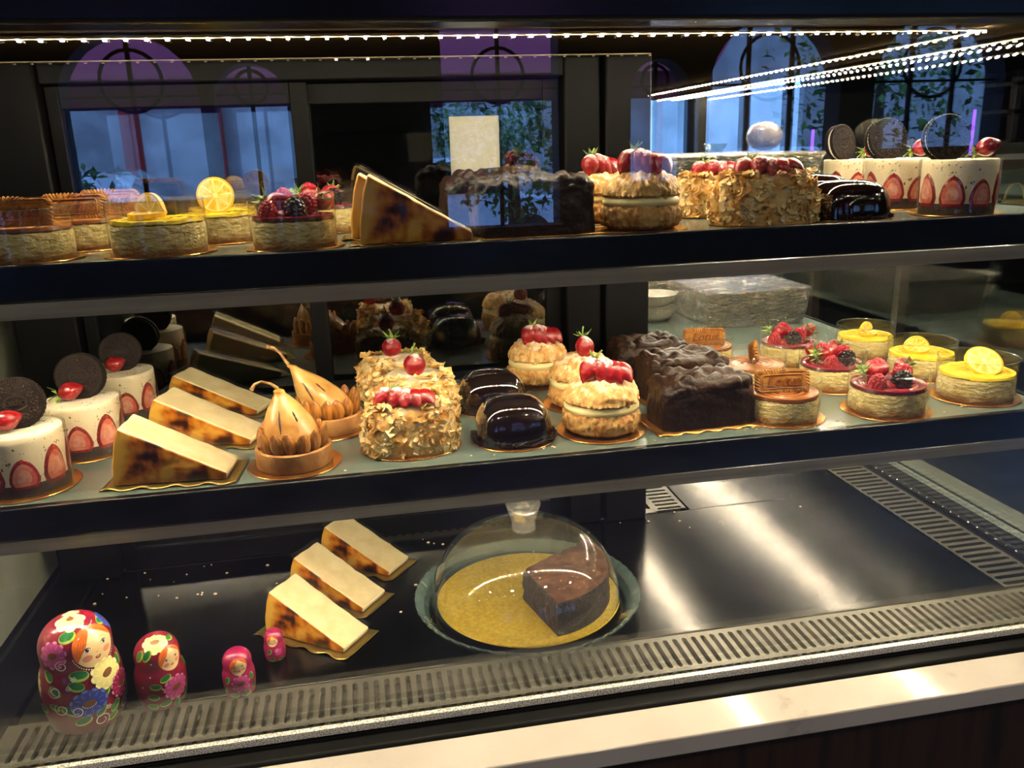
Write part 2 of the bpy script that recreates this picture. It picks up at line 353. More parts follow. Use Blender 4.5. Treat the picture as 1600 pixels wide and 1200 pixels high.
M['brownie'] = mat('chocolate_torte', '4a2c18', .75, spec=.2, noise_cols=((.35, '3e2210'), (.65, '5c3820')), nscale=60, bump=('NOISE', 220, .002, .8))
M['brownieside'] = mat('chocolate_crumb', '2b1810', .8, noise_cols=((.35, '1e100a'), (.65, '3a2418')), nscale=130, bump=('NOISE', 260, .003, 1))
M['foil'] = mat('foil_box', '8f8674', .2, metal=.7, bump=('NOISE', 45, .03, 1.0), bump2=('VORONOI', 80, .02, .8), noise_cols=((.35, '6e6250'), (.6, 'a0927a')), nscale=30, ndet=8, stretch=(1, 1, 3))
M['bread'] = mat('bread_crust', '4e3c20', .7, noise_cols=((.4, '3e3018'), (.6, '665232')), nscale=40)
M['porcelain'] = mat('porcelain', 'e4dfd2', .2, coat=.3)
M['crumb'] = mat('cake_crumb', 'e2c9a4', .7)
M['led'] = mat('led_bead', 'ffffff', .4, emit=(LED_COL, LED_POWER))
M['ledsoft'] = mat('led_bead_dim', 'ffffff', .4, emit=(LED_COL, 14))
M['tape'] = mat('led_tape', '8a7c5c', .5)
M['ceilpanel'] = mat('bronze_ceiling', '211b13', .9, spec=0)
M['paper'] = mat('paper_sheet', 'b5b2a2', .8)
M['rubber'] = mat('black_gasket', '060606', .45)

# ------------------------------------------------------------------ display case
case = thing('display_case', 'black framed refrigerated glass pastry display case lit by strings of small warm lights', 'display case', (0, 0, 0))
b = MB(); b.box(XL - .3, 1.25, .715, .755, ZD + .6478, ZD + .80); b.build('header', M['black'], case, bevel=.004)
b = MB(); b.box(XL, XR, .765, YB + .03, CZ + .114, CZ + .124); b.box(.40, XR, YB + .03, YE, CZ + .114, CZ + .124); b.build('ceiling_panel', M['ceilpanel'], case, False)
b = MB(); b.box(XL, XR, YF - .003, YF + .003, ZD - .005, CZ + .112); b.build('front_glass', M['pane'], case, False)
b = MB(); b.box(XR - .003, XR + .003, YF + .003, YE, ZD, CZ + .12); b.build('side_glass', M['sidepane'], case, False)
b = MB(); b.box(XL - .003, XL + .003, YF + .003, 1.2, ZD, CZ + .12); b.build('side_glass', M['pane'], case, False)
b = MB(); b.box(XL - .1, .86, .766, 1.22, CZ + .126, CZ + .2); b.box(.39, .86, 1.22, YE, CZ + .126, CZ + .2); b.build('roof', M['black'], case, False)
# double glazing spacer bars
b = MB(); b.box(XL, .90, .7315, .7375, ZD - .004, ZD + .0035); b.build('spacer_bar', M['spacer'], case, False)
b = MB(); b.box(.886, .892, .70, YE, ZD - .003, ZD + .0035); b.build('spacer_bar', M['spacer'], case, False)
b = MB(); b.box(XL - .006, XL + .004, 1.195, 1.204, ZD, CZ + .11); b.build('spacer_bar', M['spacer'], case, False)
# black base rails
b = MB(); b.box(XL - .3, 1.0, .7055, .7305, ZD - .03, ZD - .006); b.box(XL - .3, XR, .7305, .7465, ZD - .03, ZD - .006); b.build('base_rail', M['blacksatin'], case, bevel=.006, seg=3)
b = MB(); b.box(.832, .884, .748, YE, ZD - .03, ZD - .002); b.box(.893, .905, .722, YE, ZD - .03, ZD); b.build('base_rail', M['blacksatin'], case, bevel=.002)
b = MB(); b.box(XL - .05, -.386, .748, 1.25, ZD - .03, ZD - .001); b.build('base_rail', M['blacksatin'], case, bevel=.002)
# posts
b = MB(); b.box(.283, .333, 1.13, 1.19, ZD, CZ + .114); b.box(.338, .402, 1.125, 1.21, ZD, CZ + .114); b.build('corner_post', M['blacksatin'], case, bevel=.003)
b = MB(); b.box(-.425, -.352, 1.12, 1.21, ZD, CZ + .114); b.build('corner_post', M['blacksatin'], case, bevel=.003)
b = MB(); b.box(-.352, .283, 1.13, 1.20, CZ + .088, CZ + .114); b.build('door_track', M['blacksatin'], case, bevel=.002)
b = MB(); b.box(-.352, .333, 1.15, 1.25, CZ - .62, ZD - .002); b.build('case_floor_pan', M['cavity'], case, False)
# cavity under the deck
b = MB(); b.box(XL, .88, .75, .8135, ZD - .020, ZD - .014); b.build('air_duct', M['duct'], case, False)
b = MB(); b.box(XL, .88, .8185, YE, ZD - .06, ZD - .05); b.build('air_duct', M['cavity'], case, False)
b = MB(); b.box(XL - .05, .90, .70, 1.25, .02, ZD - .061); b.box(.40, .90, 1.25, YE, .02, ZD - .061); b.build('cabinet_body', M['blacksatin'], case, False)

# deck panel (lift-out) and vent grilles with real slots
deck = thing('deck_tray', 'dark brushed steel base tray at the bottom of the display case', 'tray')
b = MB(); b.box(-.379, .7635, .8165, 1.137, ZD - .012, ZD); b.build('tray_plate', M['steel'], deck, bevel=.0015)
b = MB(); b.box(.476, .7635, 1.1385, YE, ZD - .012, ZD); b.build('tray_plate', M['steel'], deck, bevel=.0015)
def slot_cells(b, x0, x1, y0, y1, w, r_end, dx0=0, along='x', depth=.008):
    """one rectangular cell with a capsule-shaped hole; long axis y for along x"""
    cx = (x0 + x1) / 2; L0, L1 = y0 + r_end, y1 - r_end; hw = w / 2; K = 4
    hole = []
    for k in range(K + 1): a = pi * k / K; hole.append((cx + hw * cos(a), L1 - hw + hw * sin(a)))
    for k in range(K + 1): a = pi + pi * k / K; hole.append((cx + hw * cos(a), L0 + hw + hw * sin(a)))
    n = len(hole); outer = []
    for k in range(K + 1): t = k / K; outer.append((x1 + (x0 - x1) * t, y1))
    for k in range(K + 1): t = k / K; outer.append((x0 + (x1 - x0) * t, y0))
    low = hole
    sw = (lambda p, z: (p[0], p[1], z)) if along == 'x' else (lambda p, z: (p[1], p[0], z))
    vs = [sw(p, ZD) for p in outer] + [sw(p, ZD) for p in hole] + [sw(p, ZD - depth) for p in hole]
    fs = [(i, (i + 1) % n, n + (i + 1) % n, n + i) for i in range(n)] + [(n + i, n + (i + 1) % n, 2 * n + (i + 1) % n, 2 * n + i) for i in range(n)]
    b.add(vs, fs)
g = thing('vent_grille', 'slotted grey metal air grille along the front glass', 'vent grille', (0, 0, 0))
b = MB(); n = 107; x0 = -.372; dx = .0113
for i in range(n): slot_cells(b, x0 + i * dx, x0 + (i + 1) * dx, .747, .8135, .0058, .007)
x1 = x0 + n * dx
b.add([(-.386, .747, ZD), (x0, .747, ZD), (x0, .8135, ZD), (-.386, .8135, ZD)], [(0, 1, 2, 3)])
b.build('slotted_plate', M['grille'], g, False)
g = thing('vent_grille', 'slotted dark metal air grille along the rear sliding doors', 'vent grille')
b = MB(); n = 57; x0 = -.352; dx = .0136
for i in range(n): slot_cells(b, x0 + i * dx, x0 + (i + 1) * dx, 1.141, 1.222, .0066, .014)
b.add([(-.386, 1.139, ZD), (x0, 1.139, ZD), (x0, 1.222, ZD), (-.386, 1.222, ZD)], [(0, 1, 2, 3)])
for i in range(9):
    slot_cells(b, 1.145 + i * .0136, 1.145 + (i + 1) * .0136, .4235, .474, .0066, .006, along='y')
b.build('slotted_plate', M['grille'], g, False)
g = thing('vent_grille', 'slotted dark metal air grille along the right side glass', 'vent grille')
b = MB(); n = 103; y0 = .82; dy = .0148
for i in range(n): slot_cells(b, y0 + i * dy, y0 + (i + 1) * dy, .766, .832, .0075, .004, along='y')
b.build('slotted_plate', M['grille'], g, False)

# shelves with black fascia and brushed strip
def shelf(z, lab):
    t = thing('glass_shelf', lab, 'shelf', (0, 0, 0))
    b = MB(); b.box(XL + .008, .782, .803, 1.128, z - .008, z); b.box(.407, .782, 1.128, YE - .03, z - .008, z); b.build('shelf_panel', M['shelfglass'], t, bevel=.001)
    b = MB(); b.box(XL + .006, .84, .792, .802, z - .031, z + .0015); b.build('front_fascia', M['black'], t, bevel=.0015)
    b = MB(); b.add([(XL + .006, .793, z - .032), (.84, .793, z - .032), (.84, .800, z - .0475), (XL + .006, .800, z - .0475), (XL + .006, .806, z - .032), (.84, .806, z - .032), (.84, .806, z - .0475), (XL + .006, .806, z - .0475)],
                    [(0, 1, 2, 3), (4, 7, 6, 5), (0, 4, 5, 1), (3, 2, 6, 7), (0, 3, 7, 4), (1, 5, 6, 2)])
    b.build('light_channel', M['strip'], t, False)
    b = MB(); b.box(.783, .79, .803, YE - .03, z - .012, z + .001); b.build('side_trim', M['black'], t, False)
    return t
shelf(ZT, 'upper shelf with black front fascia and grey metal strip')
shelf(ZM, 'lower frosted green glass shelf with black front fascia')

# LED strips
bead_me = None
def led_strip(lab, p0, p1, n, m='led', name='led_strip', size=(.0026, .0024, .0016), beads=True, tape=True):
    global bead_me
    t = thing(name, lab, 'led strip', (0, 0, 0), group=None)
    p0 = Vector(p0); p1 = Vector(p1); d = (p1 - p0).normalized()
    if tape:
        b = MB(); q = d.cross(Vector((0, 0, 1))) * .004
        vs = [p0 + q, p1 + q, p1 - q, p0 - q]; vs = [v + Vector((0, 0, .0012)) for v in vs] + [v + Vector((0, 0, .0022)) for v in vs]
        b.add(vs, [(0, 1, 2, 3), (7, 6, 5, 4), (0, 4, 5, 1), (1, 5, 6, 2), (2, 6, 7, 3), (3, 7, 4, 0)]); b.build('strip_tape', M['tape'], t, False)
    b = MB(); sx, sy, sz = size; b.box(-sx / 2, sx / 2, -sy / 2, sy / 2, -sz / 2, sz / 2)
    pr = b.build('led_bead', M[m], t, False); pr.location = p0
    for i in range(1, n):
        c = pr.copy(); COL.objects.link(c); c.parent = t; c.location = p0 + (p1 - p0) * i / (n - 1)
    return t
zc = CZ + .1085
led_strip('row of bright warm lights under the case roof just behind the front glass', (-.42, .90, zc), (.712, .90, zc), 62)
led_strip('row of bright warm lights running backward from the front row along the case roof', (.715, .915, zc), (.715, 2.25, zc), 74)
led_strip('row of bright warm lights along the case roof nearest the right side glass', (.822, .80, zc - .001), (.822, 2.25, zc - .001), 80)
t = led_strip('thin row of mostly unlit beads across the rear of the case roof', (-.42, 1.10, zc), (.39, 1.10, zc), 44, m='tape', size=(.003, .002, .0016))
for c in (t.children[22], t.children[24]): c.data = c.data.copy(); c.data.materials[0] = M['ledsoft']
led_strip('row of warm lights under the front edge of the upper shelf', (-.42, .815, ZT - .042), (.77, .815, ZT - .042), 60)
led_strip('row of warm lights under the front edge of the lower shelf', (-.42, .815, ZM - .042), (.77, .815, ZM - .042), 60)
for z, lab in ((ZT, 'upper'), (ZM, 'lower')):
    led_strip('row of warm lights running backward under the %s shelf by the right glass' % lab, (.772, .90, z - .014), (.772, 2.2, z - .014), 50)
    led_strip('row of warm lights running backward under the %s shelf beside the corner post' % lab, (.495, .90, z - .014), (.495, 2.2, z - .014), 50)

# rear sliding doors
def slide_door(x0, x1, y, lab):
    t = thing('sliding_door', lab, 'sliding door', (0, 0, 0)); z0, z1 = ZD, CZ + .087; w_ = .022
    b = MB(); b.box(x0, x0 + w_ * .7, y, y + .018, z0, z1); b.box(x1 - w_, x1, y, y + .018, z0, z1); b.box(x0 + w_ * .7, x1 - w_, y, y + .018, z1 - .026, z1); b.box(x0 + w_ * .7, x1 - w_, y, y + .018, z0, z0 + .03)
    b.build('door_frame', M['blacksatin'], t, bevel=.001)
    b = MB(); b.box(x0 + w_ * .7, x1 - w_, y + .006, y + .011, z0 + .03, z1 - .026); b.build('pane', M['rearpane'], t, False)
    return t
slide_door(-.350, -.045, 1.140, 'left rear sliding door with tinted glass behind the pastries')
slide_door(-.062, .283, 1.160, 'right rear sliding door with tinted glass next to the corner post')
b = MB(); b.grid(lambda u, v: (.134 + u * .067, 1.1635 + .001 * sin(v * 5), CZ - .048 + v * .09), 8, 8)
tag(b.build('paper_sheet', M['paper']), 'pale sheet of paper taped on the right rear door', 'paper'); 
sd = bpy.data.objects['paper_sheet'].modifiers.new('thick', 'SOLIDIFY'); sd.thickness = .0004

# ------------------------------------------------------------------ counter in front and beside
ct = thing('counter', 'white veined quartz counter edge on a dark walnut panel', 'counter', (0, 0, 0))
b = MB(); b.box(-2.5, 2.2, .655, .705, ZD - .028, ZD - .007); b.build('counter_top', M['marble'], ct, bevel=.002)
b = MB(); b.box(-2.5, 2.2, .668, .70, .05, ZD - .031); b.build('wood_panel', M['wood'], ct, False)
ct = thing('side_ledge', 'pale stone ledge outside the right side glass', 'ledge', (0, 0, 0))
b = MB(); b.box(.906, .945, .703, YE, ZD - .03, ZD + .001); b.build('ledge_top', M['marble'], ct, bevel=.001)
b = MB(); b.box(.906, .94, .71, YE, 0.0, ZD - .031); b.build('ledge_panel', M['wood'], ct, False)

exec_foods = True
# ------------------------------------------------------------------ fruit and small toppings (templates as mesh data)
def berry_mesh(name, mats, powder=False):
    b = MB(); pr = [(0, 0)] + [(.0095 * (sin(pi * t) ** .75) * (1.12 - .45 * t), .024 * t) for t in [i / 10 for i in range(1, 10)]] + [(0, .024)]
    b.lathe(pr, 16, 0); o = b.build(name, mats); return o
ME = {}
def tmpl(o): ME[o.name.split('.')[0] + str(len(ME))] = o.data; m = o.data; bpy.data.objects.remove(o); return m
def inst(name, me, parent, loc=(0, 0, 0), Mx=None, sc=1):
    o = bpy.data.objects.new(name, me); COL.objects.link(o); o.parent = parent
    T = Matrix.Translation(loc) @ (Mx if Mx else Matrix()) @ Matrix.Diagonal((sc, sc, sc, 1)); o.matrix_local = T; return o
straw_me = tmpl(berry_mesh('strawberry', M['strawberry'])); straws_me = tmpl(berry_mesh('strawberry', M['strawpowder']))
def half_berry(mats):   # cut half: flat face towards -y
    b = MB(); K = 18
    prof = [(0, 0)] + [(.0095 * (sin(pi * t) ** .75) * (1.12 - .45 * t), .024 * t) for t in [i / 12 for i in range(1, 12)]] + [(0, .024)]
    def fn(u, v):
        k = v * (len(prof) - 1); i = min(int(k), len(prof) - 2); r = prof[i][0] + (prof[i + 1][0] - prof[i][0]) * (k - i); z = prof[i][1] + (prof[i + 1][1] - prof[i][1]) * (k - i)
        a = pi * u; return (-r * cos(a), r * sin(a) * .8, z)
    b.grid(fn, 12, 13, 0)
    out = [(-r, 0, z) for r, z in prof] + [(r, 0, z) for r, z in reversed(prof[1:-1])]
    c = (0, 0, .011); n = len(out)
    inn = [(c[0] + (x - c[0]) * .80, -.0004, c[2] + (z - c[2]) * .85) for x, y, z in out]; inn2 = [(c[0] + (x - c[0]) * .38, -.0006, c[2] + (z - c[2]) * .5) for x, y, z in out]
    b.add(out + inn + inn2 + [(0, -.0007, .011)], [(i, (i + 1) % n, n + (i + 1) % n, n + i) for i in range(n)] + [(n + i, n + (i + 1) % n, 2 * n + (i + 1) % n, 2 * n + i) for i in range(n)] + [(2 * n + i, 2 * n + (i + 1) % n, 3 * n) for i in range(n)],
          [0] * n + [1] * n + [2] * n)
    return tmpl(b.build('strawberry_half', mats, recalc=False))
half_me = half_berry([M['strawberry'], M['strawcut'], M['strawcore']])
halfs_me = half_berry([M['strawpowder'], M['strawcut'], M['strawcut']])
b = MB()
for k in range(6):
    a = k * pi / 3 + .3; d = Vector((cos(a), sin(a), 0)); e = Vector((-sin(a), cos(a), 0))
    pts = [Vector((0, 0, 0)), d * .004 + e * .0016, d * .0085 + Vector((0, 0, .0025 + .002 * (k % 2))), d * .004 - e * .0016]
    vs = [p + Vector((0, 0, h)) for h in (0, .0004) for p in pts]; b.add(vs, [(0, 1, 2, 3), (7, 6, 5, 4), (0, 4, 5, 1), (1, 5, 6, 2), (2, 6, 7, 3), (3, 7, 4, 0)])
b.tube([(0, 0, 0), (.0005, 0, .004), (.002, 0, .008)], [.0007, .0006, .0008], 5)
calyx_me = tmpl(b.build('calyx', M['leaf'], smooth=False))
def drupe(name, m, r=.0018):
    b = MB(); K = 0
    for j in range(6):
        t = j / 5; rr = .0062 * sqrt(max(.0, 1 - (t * 1.02 - .12) ** 2)) if t > .12 else .0058; z = .001 + t * .0105; n = max(1, int(2 * pi * rr / (r * 1.75)))
        for i in range(n):
            a = 2 * pi * (i + .5 * (j % 2)) / n; b.ball((rr * cos(a), rr * sin(a), z), r * 1.12, 6, 5)
    b.ball((0, 0, .0128), r * 1.1, 6, 5); b.ball((0, 0, .006), (.005, .005, .006), 8, 6)
    return tmpl(b.build(name, m))
rasp_me = drupe('raspberry', M['raspberry']); black_me = drupe('blackberry', M['blackberry'], .0019)
def strawberry(parent, loc, rx, rz, sc=1, powder=False, leaf=True, kind='whole'):
    Mx = rot('Z', rz) @ rot('X', rx)
    if kind == 'half': return inst('strawberry_half', halfs_me if powder else half_me, parent, loc, Mx, sc)
    o = inst('strawberry', straws_me if powder else straw_me, parent, loc, Mx, sc)
    if leaf:   # pointed end is z=.024, broad end z=0 carries the calyx
        inst('calyx', calyx_me, o, (0, 0, .0005), rot('X', 180))
    return o
# lemon slices
def lemon_mesh(bend, rr=.018, th=.0035):
    b = MB(); K = 40; rings = [(0, 2), (.12, 1), (.80, 2), (.88, 1), (1.0, 0)]
    def P(r, a, s):
        x, y = rr * r * cos(a), rr * r * sin(a); z = s * th / 2
        if bend and y > 0:   # fold the upper half up around the x axis
            f = min(1, y / (rr * .25)); ang = R(bend) * f; y0 = y
            return (x, y0 * cos(ang) - z * sin(ang), y0 * sin(ang) + z * cos(ang))
        return (x, y, z)
    for s in (1, -1):
        radii = [0.001, .10, .14, .84, .90, 1.0]; mi = [1, 1, 2, 1, 0]
        vs = [P(r, 2 * pi * i / K, s) for r in radii for i in range(K)]; fs = []; mm = []
        for k in range(5):
            for i in range(K):
                fs.append((k * K + i, k * K + (i + 1) % K, (k + 1) * K + (i + 1) % K, (k + 1) * K + i))
                mm.append(1 if (k == 2 and i % 5 == 0) else mi[k])
        b.add(vs, fs, mm)
    vs = [P(1, 2 * pi * i / K, s) for s in (1, -1) for i in range(K)]
    b.add(vs, [(i, (i + 1) % K, K + (i + 1) % K, K + i) for i in range(K)], 0)
    return tmpl(b.build('lemon_slice', [M['rind'], M['pith'], M['pulp']]))
lemflat_me = lemon_mesh(0); lembend_me = lemon_mesh(80, .016)
# biscuit with piped rim and embossed lettering
def biscuit_mesh():
    b = MB(); W, H, T = .066, .030, .0062; out = []
    def rr(w, h, r, n=5):
        o = []
        for cx, cy, a0 in ((w / 2 - r, h / 2 - r, 0), (-w / 2 + r, h / 2 - r, 90), (-w / 2 + r, -h / 2 + r, 180), (w / 2 - r, -h / 2 + r, 270)):
            for k in range(n): a = R(a0 + 90 * k / (n - 1)); o.append((cx + r * cos(a), cy + r * sin(a)))
        return o
    o = rr(W - .004, H - .004, .005); b.prism([(x, z) for x, z in o], -T / 2 + .001, T / 2 - .0008, 0, 'y')
    # rope-like rim: slanted ridges all the way round
    per = rr(W - .008, H - .008, .004, 4); pts = []
    for i in range(len(per)):
        p, q = Vector((*per[i], 0)), Vector((*per[(i + 1) % len(per)], 0)); L_ = (q - p).length; n = max(1, round(L_ / .0034))
        for k in range(n): pts.append(p.lerp(q, k / n))
    for p in pts:
        d = p.normalized(); a = atan2(d.y, d.x)
        Mx = Matrix.Rotation(-a + .55, 4, 'Y'); b.ball((p.x, 0, p.y), (.0042, T / 2, .0017), 8, 6, 0, Mx)
    vs, fs = text_mesh('Lotus', .0175, .0007, .35, .0003)
    for s in (1, -1): b.add([((-1 if s > 0 else 1) * -x, -s * (T / 2 - .0004) - s * z, y) for x, y, z in vs], fs, 1)
    n = len(per); 
    for s in (1, -1):
        q = [(x * .80, s * (T / 2 - .0006), z * .70) for x, z in per]; b.tube(q, .0006, 5, 0, True)
    return tmpl(b.build('caramel_biscuit', [M['biscuit'], M['bisctext']], recalc=True))
bisc_me = biscuit_mesh()
def cookie_meshes():
    b = MB(); r = .0215; b.lathe([(0, 0), (r * .96, 0), (r, .0008), (r, .0034), (r * .97, .0042), (r * .93, .0042), (r * .92, .0037), (0, .0037)], 72, 0, rf=lambda a, k: 1 + (.012 * (cos(a * 36)) if k in (2, 3) else 0))
    for k in range(60): a = 2 * pi * k / 60; b.box(-.0011, .0011, -.00035, .00035, .0036, .0045, 1, Matrix.Rotation(a, 4, 'Z') @ Matrix.Translation((r * .875, 0, 0)))
    for k in range(12):
        a = 2 * pi * k / 12
        for (d, t, s1, s2) in ((.70, 0, .0019, .0008), (.60, .13, .0013, .0006), (.60, -.13, .0013, .0006), (.52, 0, .0007, .0013), (.76, .18, .0007, .0012)):
            b.ball((r * d * cos(a + t), r * d * sin(a + t), .0038), (s1, s2, .0007), 7, 4, 1, Matrix.Rotation(a + t, 3, 'Z'))
    K = 40
    for sc in (1,): b.tube([(r * .40 * cos(2 * pi * i / K), r * .27 * sin(2 * pi * i / K), .0039) for i in range(K)], .00045, 5, 1, True)
    b.box(-.0004, .0004, r * .27, r * .42, .0036, .0044, 1); b.box(-.0016, .0016, r * .34, r * .37, .0036, .0044, 1)
    vs, fs = text_mesh('OREO', .0058, .0005, 0, .0001); b.add([(x, y, z + .0040) for x, y, z in vs], fs, 1)
    wf = tmpl(b.build('cookie_wafer', [M['cookie'], M['cookieedge']]))
    b = MB(); b.lathe([(0, 0), (r * .9, 0), (r * .93, .001), (r * .93, .0028), (r * .9, .0036), (0, .0036)], 40); cr = tmpl(b.build('cookie_filling', M['cream']))
    return wf, cr
wafer_me, fill_me = cookie_meshes()

def board(t, r, m='gold', tab=True):
    b = MB(); b.lathe([(0, 0), (r, 0), (r + .0006, .0005), (r, .0012), (0, .0012)], 64, 0); 
    return b.build('cake_board', M[m], t)
def collar(t, r, h, z0=.0015, seam=0):
    b = MB(); b.grid(lambda u, v: ((r + .0015 * u) * cos(R(seam) + u * 2 * pi * 1.04), (r + .0015 * u) * sin(R(seam) + u * 2 * pi * 1.04), z0 + v * h), 76, 3, 0)
    return b.build('acetate_collar', M['acetate'], t, recalc=False)
# ------------------------------------------------------------------ cakes
CR = .0395; CHH = .0262
def cheesecake(kind, label, group):
    names = {'biscuit': ('biscuit_cheesecake', 'caramel'), 'berry': ('berry_cheesecake', 'berryglaze'), 'lemon': ('lemon_cheesecake', 'lemoncurd')}
    nm, tm = names[kind]; t = thing(nm, label, 'cheesecake', group=group)
    board(t, CR + .0075)
    b = MB(); zs = [.0013 + (CHH - .0013) * k / 10 for k in range(11)]
    b.lathe([(0, .0013)] + [(CR - (.001 if k in (0, 10) else 0), z) for k, z in enumerate(zs)] + [(CR * .5, CHH), (0, CHH)], 72)
    o = b.build('cake_body', M['cheese'], t); displace(o, lambda c: .0009 * nz(c, 120) + .0006 * nz(c, 260, 3) if c.xy.length > CR * .8 else 0)
    # topping with a spiral ridge
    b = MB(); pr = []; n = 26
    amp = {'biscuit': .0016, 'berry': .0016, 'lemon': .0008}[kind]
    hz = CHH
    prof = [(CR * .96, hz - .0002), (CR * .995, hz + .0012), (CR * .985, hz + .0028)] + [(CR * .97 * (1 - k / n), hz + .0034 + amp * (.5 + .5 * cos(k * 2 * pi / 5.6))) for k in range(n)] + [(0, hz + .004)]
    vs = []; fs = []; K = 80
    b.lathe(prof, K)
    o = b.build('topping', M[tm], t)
    for v in o.data.vertices:   # turn the rings into a spiral and tilt
        r = v.co.xy.length
        if r < CR * .96 and r > 1e-5:
            a = atan2(v.co.y, v.co.x); k = (1 - r / (CR * .97)) * n; v.co.z = hz + .0034 + amp * (.5 + .5 * cos((k + a / (2 * pi) * 5.6) * 2 * pi / 5.6)) + (.0012 * nz(v.co, 60) if kind == 'lemon' else 0)
        if kind == 'lemon' and r > CR * .9: v.co.z += .0012 * nz(v.co, 70)
    if kind == 'berry':   # juice runs
        pass
    collar(t, CR + .0012, .045, seam=-50)
    b = MB(); b.tube([((CR + .002) * cos(2 * pi * i / 60), (CR + .002) * sin(2 * pi * i / 60), .0465) for i in range(60)], .00022, 4, 0, True); b.build('collar_edge', M['rimglass'], [c for c in t.children if c.name.startswith('acetate')][-1])
    top = hz + .0045
    if kind == 'biscuit': inst('caramel_biscuit', bisc_me, t, (-.004, -.004, top + .0125), rot('Z', -6) @ rot('X', -12))
    if kind == 'lemon': pass
    if kind == 'berry':
        strawberry(t, (-.024, .006, top + .008), 65, 60, 1.1); strawberry(t, (-.002, .018, top + .006), 75, 170, 1.1)
        strawberry(t, (.020, .012, top + .006), 60, 120, 1.15)
        strawberry(t, (-.012, -.004, top + .002), 105, 20, .95, kind='half')
        inst('raspberry', rasp_me, t, (-.022, -.012, top - .001), rot('X', 15), 1.2); inst('raspberry', rasp_me, t, (.014, .000, top + .006), rot('X', 40) @ rot('Z', 30), 1.3)
        inst('raspberry', rasp_me, t, (-.008, .004, top + .010), rot('X', -30), 1.25)
        inst('blackberry', black_me, t, (.004, -.014, top), rot('X', 30), 1.45)
        for k, (x, y, a) in enumerate(((-.028, .006, 200), (.028, .008, 10))): inst('calyx', calyx_me, t, (x, y, top + .016), rot('Z', a) @ rot('Y', 50), 1.3)
    return t

def mousse_cake(label, group):
    t = thing('mousse_cake', label, 'mousse cake', group=group); r, h = .0375, .058
    board(t, r + .009)
    b = MB(); b.lathe([(0, .0013), (r, .0013), (r + .0004, .004), (r + .0002, .013), (0, .013)], 64); b.build('cake_base', M['crust'], t)
    b = MB(); b.lathe([(0, .012)] + [(r, .012 + (h - .013) * k / 8) for k in range(9)] + [(r - .0008, h), (r * .6, h + .0006), (0, h + .0002)], 72)
    o = b.build('cake_body', M['mousse'], t); displace(o, lambda c: .0004 * nz(c, 200) + (.0004 * nz(c, 100, 5) if c.z > h - .002 else 0))
    # strawberry halves against the side
    K = 8
    for k in range(K):
        a = 2 * pi * k / K + .18; hh = (.033, .029, .036, .031, .035)[k % 5]; ww = .0150
        b = MB(); prof = []
        n = 16
        for i in range(n + 1):
            tt = i / n; wd = ww * (1 - tt ** 2.3) ** .62 * (.80 + .20 * min(1, tt * 4)) if tt < 1 else 0
            prof.append((wd * .9, .0095 + hh * tt))
        def P(x, z, off): aa = a + x / r; return ((r + off) * cos(aa), (r + off) * sin(aa), z)
        for layer, (sc, off, mi) in enumerate(((1, .0010, 0), (.76, .0015, 1), (.45, .0018, 2))):
            cz = .0095 + hh * .42; rows = []
            cols = 7; vs = []
            for (wd, z) in prof:
                z2 = cz + (z - cz) * (sc if layer else 1)
                for c in range(cols): x = wd * sc * (c / (cols - 1) * 2 - 1); edge = abs(c / (cols - 1) * 2 - 1); vs.append(P(x, z2, off * (1 - .9 * edge ** 4) if layer == 0 else off))
            b.add(vs, [(j * cols + c, j * cols + c + 1, (j + 1) * cols + c + 1, (j + 1) * cols + c) for j in range(n) for c in range(cols - 1)], mi)
        b.build('strawberry_half', [M['strawberry'], M['strawcut'], M['strawcore']], t, recalc=False)
    b = MB(); b.grid(lambda u, v: ((r + .0028) * cos(u * 2 * pi * 1.03 + 2), (r + .0028) * sin(u * 2 * pi * 1.03 + 2), .0016 + v * (h - .0005)), 70, 3); b.build('acetate_collar', M['acetate'], t, recalc=False)
    # sandwich cookie standing at the back left
    ck = bpy.data.objects.new('sandwich_cookie', None); COL.objects.link(ck); ck.parent = t; ck.empty_display_size = .01
    ck.matrix_local = Matrix.Translation((.001, .009, h + .0225)) @ rot('Z', 4) @ rot('X', 80) @ Matrix.Scale(1.16, 4)
    inst('cookie_wafer', wafer_me, ck, (0, 0, .0016)); inst('cookie_wafer', wafer_me, ck, (0, 0, -.0016), rot('X', 180)); inst('cookie_filling', fill_me, ck, (0, 0, -.0018))
    s = inst('strawberry', straw_me, t, (-.016, -.015, h + .0090), rot('Z', 25) @ rot('Y', 78), 1.12); inst('calyx', calyx_me, s, (0, 0, .0005), rot('X', 180), 1.2)
    b = MB(); b.tube([(0, 0, 0), (.004, .001, .004), (.010, .001, .009), (.014, 0, .014)], [.0007, .0005, .0005, .0006], 5); q = b.build('stem', M['stemgreen'], s); q.matrix_local = rot('X', 150)
    return t

